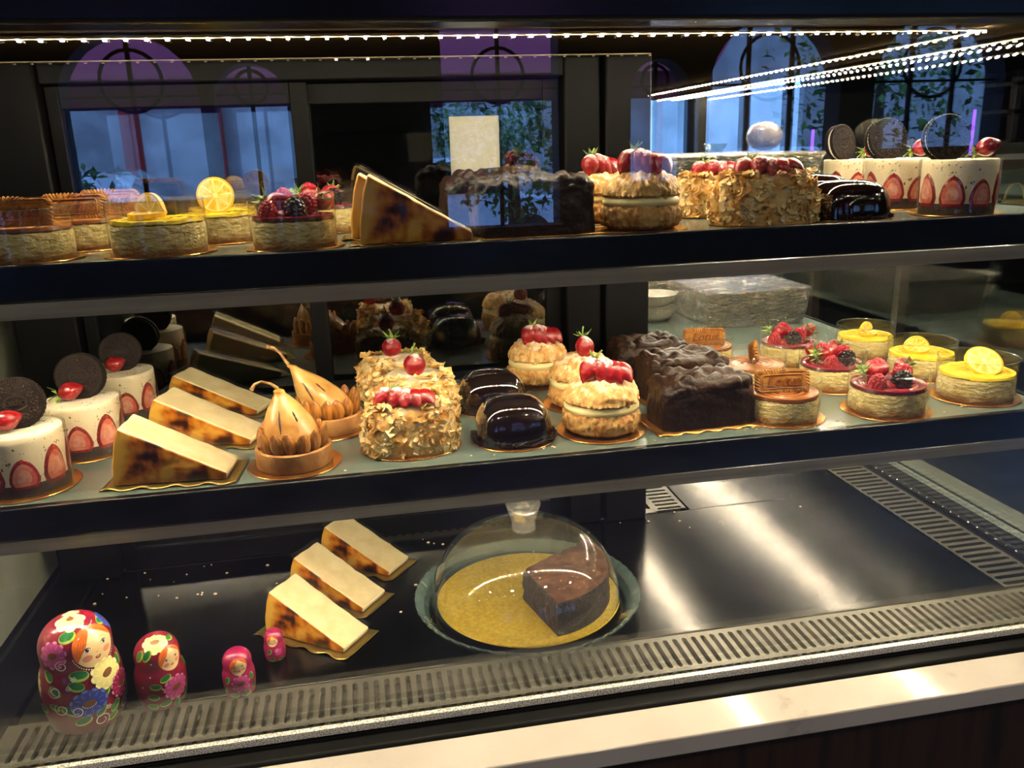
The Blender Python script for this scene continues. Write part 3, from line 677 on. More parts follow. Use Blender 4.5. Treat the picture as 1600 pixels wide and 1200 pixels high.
def burnt_slice(label, group):
    t = thing('burnt_cheesecake_slice', label, 'cheesecake slice', group=group); L_, A, D = .127, R(26.5), .050
    b = MB(); NA = 8; tip = (L_ - .003, 0); poly = [(0, 0)]
    arc = [(L_ - L_ * cos(A * k / NA), L_ * sin(A * k / NA)) for k in range(NA + 1)]
    top = [(arc[-1][0] + (L_ + .001 - arc[-1][0]) * k / 14, arc[-1][1] + (.0065 - arc[-1][1]) * k / 14) for k in range(1, 15)]
    bot = [(L_ - .001, 0)] + [(L_ * (1 - k / 14), 0) for k in range(1, 14)]
    out = arc + top + bot; n = len(out); ND = 10
    kinds = ['r'] * NA + ['c'] * (len(top)) + ['c'] * (n - NA - len(top))
    cen = (L_ * .38, .017)
    vs = [(x, D * j / ND, z) for j in range(ND + 1) for x, z in out]; fs = []; mm = []
    for j in range(ND):
        for i in range(n): fs.append((j * n + i, j * n + (i + 1) % n, (j + 1) * n + (i + 1) % n, (j + 1) * n + i)); mm.append({'r': 2, 'c': 1}[kinds[i]] if not (j == 0 and kinds[i] == 'c') else 1)
    b.add(vs, fs, mm)
    for j, s, mi in ((0, 0, 0), (ND, 1, 1)):
        rings = [[(cen[0] + (x - cen[0]) * q, (D if s else 0) + (0 if s else -.0012 * (1 - q ** 3)), cen[1] + (z - cen[1]) * q) for x, z in out] for q in (1, .85, .6, .3)] + [[(cen[0], D if s else -.0012, cen[1])]]
        v2 = [p for r_ in rings for p in r_]; f2 = []
        for k in range(3):
            for i in range(n): f2.append((k * n + i, k * n + (i + 1) % n, (k + 1) * n + (i + 1) % n, (k + 1) * n + i))
        for i in range(n): f2.append((3 * n + i, 3 * n + (i + 1) % n, 4 * n))
        b.add(v2, f2, mi)
    import bmesh
    o = b.build('cake_wedge', [M['burnt'], M['creamcut'], M['rim']], t)
    bm = bmesh.new(); bm.from_mesh(o.data); bmesh.ops.remove_doubles(bm, verts=bm.verts, dist=1e-5); bmesh.ops.recalc_face_normals(bm, faces=bm.faces); bm.to_mesh(o.data); bm.free()
    for v in o.data.vertices: v.co.z += .0011
    displace(o, lambda c: (.0011 * nz(c, 60) + .0006 * nz(c, 160, 4)) if c.z > .002 else 0)
    for p in o.data.polygons: p.use_smooth = True
    o.data.set_sharp_from_angle(angle=R(50))
    md = o.modifiers.new('bevel', 'BEVEL'); md.width = .0018; md.segments = 2; md.limit_method = 'ANGLE'; md.angle_limit = R(50)
    # wavy edged board
    b = MB(); nx = 40
    def fn(u, v):
        x = -.012 + u * (L_ + .024); y = -.010 + v * (D + .016); wv = .0022 * sin(u * 26) * (1 if v < .1 else 0); return (x, y + wv, .0003 + (.0012 * max(0, sin(u * 26)) if v < .1 else 0) + .006 * max(0, u - .93) * 2)
    b.grid(fn, nx, 12); o2 = b.build('cake_board', M['paleboard'], t, recalc=False); sd = o2.modifiers.new('thick', 'SOLIDIFY'); sd.thickness = .0007; sd.offset = 1
    # clear film over the sloping cut and down the burnt side
    b = MB(); tx, tz = arc[-1]; ex, ez = L_ + .001, .0065
    def fs_(u, v):
        x = tx + (ex - tx) * (u * 1.03 - .02); z = tz + (ez - tz) * (u * 1.03 - .02) + .0035 + .0011
        y = -.003 + v * (D + .005); return (x, y, z + .0006 * sin(v * 9 + u * 5))
    b.grid(fs_, 16, 8); b.build('clear_film', M['acetate'], t, recalc=False)
    return t

def pear_tart(label, lean, stem_pts, group):
    t = thing('pear_tart', label, 'pear tart', group=group); r = .0385
    board(t, .0475)
    b = MB(); h = .021
    b.lathe([(0, .0013), (r - .001, .0013), (r, .003), (r, h - .001), (r - .0012, h), (r - .0035, h), (r - .0042, h - .003), (0, h - .004)], 64); o = b.build('tart_shell', M['tartshell'], t); displace(o, lambda c: .0005 * nz(c, 150))
    b0 = MB(); n = 12; b0.lathe([(0, 0)] + [(.0066 * sin(pi * (k / n)) ** .6 * (1.12 - .3 * k / n), .022 * k / n) for k in range(1, n)] + [(0, .022)], 10, sy=.62); alm = tmpl(b0.build('almond', M['almond']))
    for k in range(15):
        a = 2 * pi * k / 15 + .1; rr = r - .0090
        inst('almond', alm, t, (rr * cos(a), rr * sin(a), h - .006 + .001 * (k % 3)), rot('Z', math.degrees(a) + 90) @ rot('X', random.uniform(4, 13)) @ rot('Y', random.uniform(-8, 8)), random.uniform(1.18, 1.34))
    # pear
    Hh = .070; pr = []
    for k in range(25):
        q = k / 24
        rad = .0285 * sqrt(max(0, 1 - ((q - .22) / .26) ** 2)) if q < .22 else .0285 * max(0, cos(pi / 2 * min(1, (q - .22) / .80))) ** 1.0
        rad = max(rad, .0056 if q < .96 else .004) if 0 < k < 24 else 0
        pr.append((rad, Hh * q))
    b = MB(); b.lathe([(q[0] if q[0] > 0 else 0, q[1]) for q in pr], 36); o = b.build('pear', M['pear'], t)
    for v in o.data.vertices:
        q = v.co.z / Hh; v.co.x += lean[0] * q * q; v.co.y += lean[1] * q * q; v.co.z += h - .010
    displace(o, lambda c: .0009 * nz(c, 45) + .0003 * nz(c, 150))
    tip = Vector((lean[0], lean[1], Hh + h - .011))
    b = MB(); P = [tip + Vector(p) for p in stem_pts]; b.tube(P, [.0022, .0016, .0014, .0015, .0024][:len(P)], 7); s = b.build('pear_stem', M['pearstem'], o); displace(s, lambda c: .0004 * nz(c, 500))
    for (a, z0, ln) in ((-105, .040, .022), (-60, .050, .010)):
        b = MB(); pts = []
        for k in range(7):
            z = z0 + ln * k / 6; q = (z - h + .010) / Hh; i = min(23, int(q * 24)); rad = pr[i][0] * .985; pts.append((rad * cos(R(a)) + lean[0] * q * q, rad * sin(R(a)) + lean[1] * q * q, z))
        b.tube(pts, [.0003, .0009, .0011, .0008, .0010, .0008, .0003], 6); b.build('score_mark', M['scar'], o)
    return t

def rounded_block(a, bb, h, n=2.8, zn=3.2, nu=56, nv=22, z0=0):
    """superellipsoid-like block standing on z0"""
    def fn(u, v):
        th = 2 * pi * u; ph = pi / 2 * v
        c, s = cos(th), sin(th); cr = abs(cos(ph)) ** (2 / zn) if v < 1 else 0; sr = abs(sin(ph)) ** (2 / zn)
        return (a * (abs(c) ** (2 / n)) * (1 if c >= 0 else -1) * cr, bb * (abs(s) ** (2 / n)) * (1 if s >= 0 else -1) * cr, z0 + h * sr)
    m_ = MB(); m_.grid(fn, nu, nv, 0, True); m_.add([fn(i / nu, 0) for i in range(nu)], [tuple(range(nu - 1, -1, -1))]); return m_

def mille(label, group, seed, deco):
    rnd = random.Random(seed); t = thing('cream_mille_feuille', label, 'mille-feuille', group=group); a, d, h = .048, .037, .0515
    b = MB(); b.lathe([(0, 0), (.053, 0), (.0535, .0006), (.053, .0012), (0, .0012)], 56, sy=.86); b.build('cake_board', M['gold'], t)
    o = rounded_block(a, d, h - .001, 3.6, 4.2, 72, 30, .0013).build('pastry_body', M['puff'], t); displace(o, lambda c: .0028 * nz(c, 55, seed) + .0016 * nz(c, 140, seed + 3) + .0012 * vor(c, 110, seed) if c.z > .003 else 0)
    b = MB()
    for k in range(1100):
        th = rnd.uniform(0, 2 * pi); z = rnd.uniform(.003, h) if rnd.random() < .9 else h
        c, s = cos(th), sin(th); e = 2 / 3.6; zz = min(1, z / h); cr = (1 - zz ** 4.2) ** (1 / 4.2) if zz < 1 else rnd.uniform(.3, .9)
        p = Vector((a * abs(c) ** e * (1 if c > 0 else -1) * max(cr, .75 if z > h * .9 else cr), d * abs(s) ** e * (1 if s > 0 else -1) * max(cr, .6), z + .0008))
        nrm = Vector((c / a, s / d, .0 if z < h * .85 else 60)).normalized(); sz = rnd.uniform(.0014, .0042) if rnd.random() < .85 else rnd.uniform(.004, .0065)
        q = nrm.to_track_quat('Z', 'Y').to_matrix() @ Matrix.Rotation(rnd.uniform(0, 6.3), 3, 'Z') @ Matrix.Rotation(rnd.gauss(0, .55), 3, 'X') @ Matrix.Rotation(rnd.gauss(0, .4), 3, 'Y')
        cu = rnd.uniform(-.35, .6) * sz; w2 = sz * rnd.uniform(.45, .9); vs = []
        for j in range(3):
            for i in range(4):
                u, v = i / 3 * 2 - 1, j - 1; vs.append(p + q @ Vector((u * sz * (1 + .2 * rnd.random()), v * w2 * (.7 + .5 * rnd.random()), cu * (u * u + .3 * v * v) + .0006)))
        b.add(vs, [(j * 4 + i, j * 4 + i + 1, (j + 1) * 4 + i + 1, (j + 1) * 4 + i) for j in range(2) for i in range(3)])
    o = b.build('pastry_flakes', M['flake'], t, recalc=False); tag(o, kind='stuff')
    if deco == 'fan':
        for k in range(4): strawberry(t, (-.008 + k * .0062, -.008 - .001 * k, h + .016 - .0018 * k), 130 - 8 * k, -30 + 20 * k, 1.15, k < 2, False, 'half' if k else 'whole')
        s = strawberry(t, (-.016, -.002, h + .013), 120, -60, 1.15, True)
    else:
        s = strawberry(t, (.004, -.002, h + .026), 172, 10, 1.4, True)
    return t

def glazed_dome(label, group):
    t = thing('glazed_chocolate_dome', label, 'glazed cake', group=group); board(t, .0455)
    rounded_block(.0415, .0365, .0465, 3.0, 3.0, 64, 28, .0015).build('glazed_cake', M['glaze'], t)
    b = MB(); rnd = random.Random(3)
    for k in range(46):
        a = 2 * pi * k / 46 + rnd.uniform(-.05, .05); p = Vector((.0435 * cos(a), .038 * sin(a), .003)); q = Matrix.Rotation(a + rnd.uniform(-.5, .5), 3, 'Z') @ Matrix.Rotation(rnd.uniform(-1.2, -.3), 3, 'Y') @ Matrix.Rotation(rnd.uniform(-.3, .3), 3, 'X')
        sz = rnd.uniform(.004, .0075); b.add([p + q @ Vector((u * sz, v * sz * 1.1, .0015 * u * v + h_)) for h_ in (0, .0005) for u, v in ((-1, -1), (.7, -1), (1, .8), (-.8, 1))], [(0, 1, 2, 3), (7, 6, 5, 4), (0, 4, 5, 1), (1, 5, 6, 2), (2, 6, 7, 3), (3, 7, 4, 0)])
    tag(b.build('chocolate_flakes', M['chocflake'], t, smooth=False), kind='stuff')
    return t

def cream_puff(label, group, seed, deco):
    t = thing('cream_puff', label, 'cream puff', group=group); board(t, .0475); r = .0415
    b = MB(); b.lathe([(0, .0013), (r * .80, .0014), (r * .95, .006), (r, .013), (r * .98, .020), (r * .90, .025), (0, .026)], 90)
    import bmesh
    def fine(o, amp, sc):
        bm = bmesh.new(); bm.from_mesh(o.data); bmesh.ops.subdivide_edges(bm, edges=bm.edges, cuts=2, use_grid_fill=True); bm.to_mesh(o.data); bm.free(); o.data.update()
        displace(o, lambda c: amp * (min(.55, vor(c, sc, seed)) * 1.4 - .3) + amp * .5 * nz(c, sc * 1.2, seed) if c.xy.length > .003 and c.z > .004 else 0)
        for p in o.data.polygons: p.use_smooth = True
    o = b.build('lower_bun', M['chouxlow'], t); fine(o, .0030, 150)
    b = MB(); b.lathe([(0, .024), (r * .90, .0245), (r * .95, .027), (r * .95, .030), (r * .88, .0335), (0, .034)], 64); o = b.build('cream_layer', M['custard'], t); displace(o, lambda c: .0012 * nz(c, 60, seed))
    b = MB(); b.lathe([(0, .0325), (r * .86, .0325), (r * .96, .036), (r * .93, .043), (r * .80, .051), (r * .57, .0575), (r * .28, .061), (0, .062)], 90); o = b.build('upper_bun', M['choux'], t); fine(o, .0034, 150)
    h = .0615
    if deco == 'whole': strawberry(t, (0, 0, h + .022), 165, 20, 1.3, True)
    else:
        strawberry(t, (-.006, -.002, h + .018), 140, -60, 1.3, True)
        for k in range(4): strawberry(t, (-.002 + k * .0050, -.006, h + .020 - .0025 * k), 155 - 10 * k, -8 + 12 * k, 1.25, k < 2, False, 'half')
    return t

def choc_block(label, group, seed, a=.056, d=.033, h=.054):
    t = thing('chocolate_log_cake', label, 'chocolate cake', group=group)
    b = MB()
    b.grid(lambda u, v: (-a - .010 + u * (2 * a + .02), -d - .008 + v * (2 * d + .016) + (.0016 * sin(u * 34) if v < .05 else 0), .0002 + (.001 * sin(u * 34) if v < .05 else 0)), 50, 8); o = b.build('cake_board', M['gold'], t, recalc=False); sd = o.modifiers.new('thick', 'SOLIDIFY'); sd.thickness = .0008; sd.offset = 1
    o = rounded_block(a, d, h, 6, 6, 120, 46, .0013).build('cake_body', M['choc'], t)
    def f(c):
        if c.z < .003: return 0
        tp = max(0, min(1, (c.z - h * .72) / (h * .2))); lump = max(0, 1 - (vor0(c, 66, seed) / .62) ** 2) * .0075 * tp
        return lump + .0022 * nz(c, 35, seed) + .0014 * nz(c, 95, seed)
    displace(o, f); return t

# ---- lay the cakes out
def z_(z): return z + .0002
G = 'cheesecakes with a biscuit'
def spread(make, spots, group=None):
    """spots: (x,y,z,rz,label,scale)"""
    first = None
    for (x, y, z, rz, lab, *sc) in spots:
        o = first = make(lab) if first is None else first
        if o.get('used'): o = dup(first)
        o['used'] = 1
        place(o, (x, y, z + .0003), rz, lab, sc[0] if sc else None)
    return first
def clean():
    for o in bpy.data.objects:
        if 'used' in o: del o['used']

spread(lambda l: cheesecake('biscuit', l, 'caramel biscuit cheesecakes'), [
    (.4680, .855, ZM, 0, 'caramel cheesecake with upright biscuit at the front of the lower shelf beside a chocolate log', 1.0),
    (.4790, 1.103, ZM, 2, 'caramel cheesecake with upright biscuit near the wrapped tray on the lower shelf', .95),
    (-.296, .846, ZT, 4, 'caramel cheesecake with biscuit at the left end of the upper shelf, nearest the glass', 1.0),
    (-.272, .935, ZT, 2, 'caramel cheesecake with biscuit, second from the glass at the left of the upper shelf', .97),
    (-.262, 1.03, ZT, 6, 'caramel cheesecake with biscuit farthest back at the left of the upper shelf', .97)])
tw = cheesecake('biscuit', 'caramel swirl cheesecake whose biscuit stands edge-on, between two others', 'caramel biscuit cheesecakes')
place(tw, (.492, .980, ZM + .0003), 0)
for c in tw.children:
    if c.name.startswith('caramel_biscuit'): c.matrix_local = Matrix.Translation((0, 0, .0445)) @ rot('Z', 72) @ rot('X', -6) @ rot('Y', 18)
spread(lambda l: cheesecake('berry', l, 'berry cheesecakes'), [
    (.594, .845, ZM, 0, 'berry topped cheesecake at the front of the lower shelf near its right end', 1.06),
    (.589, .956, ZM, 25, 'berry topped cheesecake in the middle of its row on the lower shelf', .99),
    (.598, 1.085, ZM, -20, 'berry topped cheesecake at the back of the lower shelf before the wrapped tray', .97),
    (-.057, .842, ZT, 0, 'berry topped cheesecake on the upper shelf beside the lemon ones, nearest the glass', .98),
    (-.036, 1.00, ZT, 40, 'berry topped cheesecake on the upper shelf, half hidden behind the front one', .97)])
def lem(l): return cheesecake('lemon', l, 'lemon cheesecakes')
def lemon_top(o, me, loc, Mx, sc=1): inst('lemon_slice', me, o, loc, Mx, sc)
base = lem('x')
specs = [(.725, .864, ZM, 0, 'lemon cheesecake at the front right end of the lower shelf with a round slice leaning', 1.07, 'flat'),
    (.727, .970, ZM, 10, 'lemon cheesecake with folded slice, middle one at the right end of the lower shelf', 1.02, 'bend'),
    (.722, 1.090, ZM, -10, 'yellow lemon cheesecake with a folded slice at the back right of the lower shelf', .97, 'bend2'),
    (-.181, .848, ZT, 0, 'yellow lemon cheesecake on the upper shelf nearest the glass with a folded slice', 1.06, 'benda'),
    (-.140, .940, ZT, 0, 'yellow lemon cheesecake on the upper shelf with a round slice standing up', .99, 'stand'),
    (-.152, 1.06, ZT, 0, 'yellow lemon cheesecake at the back of the upper shelf behind two others', .97, 'none')]
outs = [base] + [dup(base) for _ in specs[1:]]
for o, (x, y, z, rz, lab, sc, kind) in zip(outs, specs):
    place(o, (x, y, z + .0003), rz, lab, sc); tp = CHH + .0045
    if kind == 'flat': lemon_top(o, lemflat_me, (.004, -.004, tp + .010), rot('Z', -12) @ rot('X', 38), 1.12)
    if kind == 'bend': lemon_top(o, lembend_me, (-.006, .004, tp + .004), rot('Z', -30) @ rot('X', 12), 1)
    if kind == 'bend2': lemon_top(o, lembend_me, (.0, .0, tp + .003), rot('Z', 35) @ rot('X', 8), 1)
    if kind == 'benda': lemon_top(o, lembend_me, (-.004, -.006, tp + .004), rot('Z', -38) @ rot('X', 4), 1.15)
    if kind == 'stand': lemon_top(o, lemflat_me, (.0, .0, tp + .017), rot('Z', 8) @ rot('X', 80), 1.05)
spread(lambda l: mousse_cake(l, 'strawberry mousse cakes with a sandwich cookie'), [
    (-.339, .856, ZM, 8, 'tall white mousse cake with cookie at the front left end of the lower shelf', 1.03),
    (-.310, .955, ZM, -4, 'tall white mousse cake with cookie, middle one at the left of the lower shelf', 1.02),
    (-.299, 1.085, ZM, 6, 'tall white mousse cake with cookie at the back left of the lower shelf', .98),
    (.653, .840, ZT, -10, 'tall white mousse cake with cookie nearest the glass at the right of the upper shelf', 1.0),
    (.655, .951, ZT, -6, 'white mousse cake with cookie, second from the glass at right of the upper shelf', 1.0),
    (.668, 1.071, ZT, 16, 'white mousse cake with cookie farthest from the glass at right of the upper shelf', .96)])
for o in list(bpy.data.objects):   # on the upper shelf the strawberry lies to the right of the cookie
    if o.type == 'EMPTY' and o.name.startswith('mousse_cake') and o.location.z > 1.3:
        for c in o.children:
            if c.name.startswith('strawberry') and 'half' not in c.name: c.matrix_basis = Matrix.Translation((.009, -.010, .0665)) @ rot('Z', -20) @ rot('Y', 70) @ Matrix.Scale(1.12, 4)
            if c.name.startswith('sandwich_cookie'): c.location.x -= .013; c.location.y += .004
spread(lambda l: burnt_slice(l, 'burnt cheesecake slices'), [
    (-.252, .826, ZM, -5, 'dark burnt cheesecake slice at the front of the lower shelf beside the mousse cake', (.86, 1.0, 1.04)),
    (-.245, .945, ZM, -14, 'burnt cheesecake slice between two others on the lower shelf', (.92, 1.05, .95)),
    (-.249, 1.072, ZM, -20, 'burnt cheesecake slice at the back of the lower shelf, leftmost stack', (.95, .90, .86)),
    (.004, .812, ZT, -3, 'burnt cheesecake slice on the upper shelf with its spotted brown face to the glass', (.84, .9, 1.13)),
    (-.004, .880, ZT, -3, 'burnt cheesecake slice on the upper shelf hidden behind the front one', (.84, .9, 1.13)),
    (-.143, .930, ZD, -36, 'burnt cheesecake slice on the base tray nearest the smallest nesting doll', (.90, .98, 1.0)),
    (-.120, 1.014, ZD, -36, 'burnt cheesecake slice on the base tray, middle of the three', (.90, .98, .98)),
    (-.084, 1.100, ZD, -36, 'burnt cheesecake slice on the base tray, farthest toward the rear grille', (.90, .98, .96))])
place(pear_tart('whole pear and almond tart at the front of the lower shelf', (-.010, .004), [(0, 0, 0), (-.006, 0, .006), (-.015, .001, .0085), (-.022, .002, .006), (-.026, .002, .0005)], 'pear tarts'), (-.080, .849, ZM + .0003))
place(pear_tart('whole pear and almond tart behind the front pear tart, its stem pointing up', (-.040, .0), [(0, 0, 0), (-.004, 0, .007), (-.008, .001, .014), (-.014, .002, .020), (-.022, .002, .0215)], 'pear tarts'), (-.046, .955, ZM + .0003))
G = 'mille-feuilles with strawberry'
m1 = mille('flaky cream pastry with sliced strawberry at the front of the lower shelf', G, 1, 'fan'); place(m1, (.042, .868, ZM + .0003), 0, sc=(1.02, 1, 1.03))
m2 = mille('flaky cream pastry in the middle of its row on the lower shelf', G, 2, 'whole'); place(m2, (.052, .978, ZM + .0003), 4, sc=(1.1, 1, 1.02))
m3 = dup(m2); place(m3, (.040, 1.078, ZM + .0003), 184, 'flaky cream pastry at the back of its row before the rear door', (1.05, 1, 1))
m4 = dup(m1); place(m4, (.428, .846, ZT + .0003), 0, 'flaky cream pastry with strawberry on the upper shelf nearest the glass', (1.08, 1, 1.0))
m5 = dup(m1); place(m5, (.425, .962, ZT + .0003), 3, 'flaky cream pastry on the upper shelf behind the front flaky pastry', (1.0, 1, .93))
spread(lambda l: glazed_dome(l, 'glazed chocolate cakes'), [
    (.154, .864, ZM, 0, 'shiny dark glazed chocolate cake at the front of the lower shelf', 1.0),
    (.150, .985, ZM, 0, 'shiny dark glazed chocolate cake behind the front one on the lower shelf', 1.0),
    (.527, .848, ZT, 0, 'shiny dark glazed chocolate cake on the upper shelf nearest the glass', (1.0, .95, .86)),
    (.545, .945, ZT, 0, 'shiny dark glazed chocolate cake on the upper shelf, partly hidden behind the front one', (.97, .95, .92))])
G = 'cream puffs with strawberry'
c1 = cream_puff('crackled cream puff with sliced strawberry at the front of the lower shelf', G, 3, 'fan'); place(c1, (.255, .866, ZM + .0003), 0, sc=1.06)
c2 = cream_puff('crackled cream puff in the middle of its row on the lower shelf', G, 8, 'whole'); place(c2, (.262, .968, ZM + .0003), 0, sc=1.04)
c3 = dup(c1); place(c3, (.230, 1.085, ZM + .0003), 200, 'crackled cream puff at the back of its row before the rear door', 1.0)
for o in c3.children:
    if o.name.startswith('strawberry'): o.matrix_basis = rot('Z', -190) @ o.matrix_basis
c4 = dup(c1); place(c4, (.292, .846, ZT + .0003), -10, 'crackled cream puff on the upper shelf nearest the glass with split strawberry', 1.0)
c5 = dup(c1); place(c5, (.272, .952, ZT + .0003), 35, 'crackled cream puff on the upper shelf half hidden behind the front puff', .94)
G = 'chocolate coated log cakes'
k1 = choc_block('bumpy chocolate coated log at the front of the lower shelf beside the biscuit cheesecake', G, 1); place(k1, (.372, .866, ZM + .0003), 3)
k2 = choc_block('bumpy chocolate coated log in the middle of its row on the lower shelf', G, 5); place(k2, (.392, .975, ZM + .0003), 8, sc=(1, 1, .95))
k3 = dup(k1); place(k3, (.385, 1.082, ZM + .0003), 182, 'bumpy chocolate coated log at the back of its row beside the corner post', (.95, 1, .88))
k4 = dup(k2); place(k4, (.178, .853, ZT + .0003), 183, 'chocolate coated log cake on the upper shelf nearest the glass', (1.10, 1, .99))
k5 = dup(k1); place(k5, (.155, .975, ZT + .0003), 2, 'chocolate coated log cake on the upper shelf behind the front one', (1.0, 1, 1.02))
clean()

# ------------------------------------------------------------------ dome with torte on the base tray
def torte():
    px, py = .175, .922
    t = thing('glass_plate', 'round clear glass plate with scalloped rim under the domed cover', 'plate', (px, py, ZD + .0005))
    b = MB(); b.lathe([(0, .002), (.085, .002), (.092, .004), (.120, .008), (.128, .012), (.134, .019), (.1375, .021), (.138, .019), (.131, .010), (.122, .004), (.094, 0), (0, 0)], 216, [0, 0, 0, 0, 1, 1, 1, 1, 1, 0, 0], rf=lambda a, k: 1 + (.013 * abs(sin(a * 27)) * (k in (5, 6, 7, 8)) + .007 * abs(sin(a * 27)) * (k in (4, 9))))
    b.build('plate_body', [M['plateglass'], M['rimglass']], t)
    g = thing('gold_cake_board', 'round gold foil cake board lying on the glass plate', 'cake board', (px + .001, py - .002, ZD + .0115))
    b = MB(); b.lathe([(0, 0), (.1125, 0), (.113, .001), (.1125, .002), (0, .002)], 96); b.build('board_disc', M['goldfoil'], g)
    d = thing('glass_dome_cover', 'clear glass dome cover with a knob over the chocolate cake', 'dome cover', (px - .002, py, ZD + .0140))
    b = MB(); R0, H0 = .1160, .090; pr = [(R0, 0), (R0 + .0006, .002)]
    for k in range(1, 23): a = pi / 2 * k / 22; pr.append((R0 * cos(a) ** .62 if k < 22 else 0.0, .002 + H0 * sin(a) ** 1.08))
    b.lathe(pr, 96); o = b.build('dome_shell', M['glass'], d, recalc=True)
    b = MB(); K = 48; kp = [(.0, 0), (.0150, .0), (.0145, .004), (.0150, .012), (.0175, .020), (.0215, .029), (.0205, .0305), (.012, .0275), (0, .0265)]
    b.lathe([(r, z + H0) for r, z in kp], K); o = b.build('knob', M['knobglass'], d)
    for v in o.data.vertices:
        if v.co.z > H0 + .025: a = atan2(v.co.y, v.co.x); v.co.z += .0035 * cos(2 * a) * (v.co.xy.length / .0215)
    c = thing('chocolate_torte', 'cut piece of cracked brown chocolate cake under the glass dome', 'cake', (px + .001, py - .002, ZD + .0140))
    # wedge: centre left, outer arc to the right
    
    arc = []; n = 26
    for k in range(n + 1): a = R(-82) + (R(30) - R(-82)) * k / n; arc.append(Vector((.100 * cos(a), .100 * sin(a))))
    poly = [Vector((-.008, -.012))] + arc
    b = MB(); H = .042; cc = sum(poly, Vector((0, 0))) / len(poly)
    def dense(P_):
        o_ = []
        for i in range(len(P_)):
            p, q = P_[i], P_[(i + 1) % len(P_)]; m_ = max(1, int((q - p).length / .004))
            for k in range(m_): o_.append(p.lerp(q, k / m_))
        return o_
    ol = dense(poly); n = len(ol); NZ = 12; vs = []; fs = []; mm = []
    for j in range(NZ + 1):
        q = 1 - (.012 if j == NZ else 0)
        for p in ol: vs.append((cc.x + (p.x - cc.x) * q, cc.y + (p.y - cc.y) * q, H * j / NZ))
    for j in range(NZ):
        for i in range(n): fs.append((j * n + i, j * n + (i + 1) % n, (j + 1) * n + (i + 1) % n, (j + 1) * n + i)); mm.append(1)
    base = NZ * n; rings = 10; prev = list(range(base, base + n))
    for k in range(1, rings):
        q = 1 - k / rings; st = len(vs)
        for p in ol: vs.append((cc.x + (p.x - cc.x) * q, cc.y + (p.y - cc.y) * q, H + .0015))
        cur = list(range(st, st + n)); fs += [(prev[i], prev[(i + 1) % n], cur[(i + 1) % n], cur[i]) for i in range(n)]; mm += [0] * n; prev = cur
    vs.append((cc.x, cc.y, H + .0015)); fs += [(prev[i], prev[(i + 1) % n], len(vs) - 1) for i in range(n)]; mm += [0] * n
    fs.append(tuple(range(n - 1, -1, -1))); mm.append(1)
    b.add(vs, fs, mm); o = b.build('cake_piece', [M['brownie'], M['brownieside']], c)
    def f(p):
        if p.z < .001: return 0
        if p.z > H - .001: return .0012 * nz(p, 30) - .0050 * max(0, .10 - abs(nz(p, 26, 9))) / .10
        return .0018 * nz(p, 110) + .0014 * nz(p, 60, 2)
    displace(o, f)
torte()

# ------------------------------------------------------------------ nesting dolls
DP = [(0, 0), (.0338, 0), (.035, .004), (.0375, .020), (.0385, .045), (.0368, .058), (.0338, .068), (.0338, .076), (.0335, .088), (.030, .098), (.0235, .106), (.0150, .111), (.0, .1135)]
def smooth_profile(P, n=4):
    out = [P[0], P[1]]
    for i in range(1, len(P) - 1):
        p0, p1, p2, p3 = P[max(i - 1, 1)], P[i], P[i + 1], P[min(i + 2, len(P) - 1)]
        for k in range(1, n + 1):
            t = k / n; f = lambda a, b_, c, d_: .5 * ((2 * b_) + (-a + c) * t + (2 * a - 5 * b_ + 4 * c - d_) * t * t + (-a + 3 * b_ - 3 * c + d_) * t ** 3)
            out.append((max(0, f(p0[0], p1[0], p2[0], p3[0])), f(p0[1], p1[1], p2[1], p3[1])))
    out[-1] = (0, P[-1][1]); return out
SP = smooth_profile(DP)
SS = [0, 0]
for i in range(2, len(SP)): SS.append(SS[-1] + hypot(SP[i][0] - SP[i - 1][0], SP[i][1] - SP[i - 1][1]))
def surf(v):
    v = max(0, min(SS[-1] - 1e-6, v)); i = 1
    while SS[i + 1] < v: i += 1
    t = (v - SS[i]) / (SS[i + 1] - SS[i]); r = SP[i][0] + (SP[i + 1][0] - SP[i][0]) * t; z = SP[i][1] + (SP[i + 1][1] - SP[i][1]) * t
    dr, dz = SP[i + 1][0] - SP[i][0], SP[i + 1][1] - SP[i][1]; l = hypot(dr, dz) or 1; return r, z, dz / l, -dr / l
PC = {n: mat('paint_' + n, h, .28, coat=.5) for n, h in dict(crimson='7c0d2a', skin='e3c390', orange='d8681c', dorange='b04a10', pink='c04a88', lpink='dc8ab4', cream='e6d98c', lcream='f4edb8', blue='2c3f9c', lblue='6a78cc', green='1f6a34', lgreen='9ab83e', brown='7a4a20', white='f2ece4', black='1c1416', blush='d88a70', iris='33406e', pinkb='96184c').items()}
PN = list(PC)
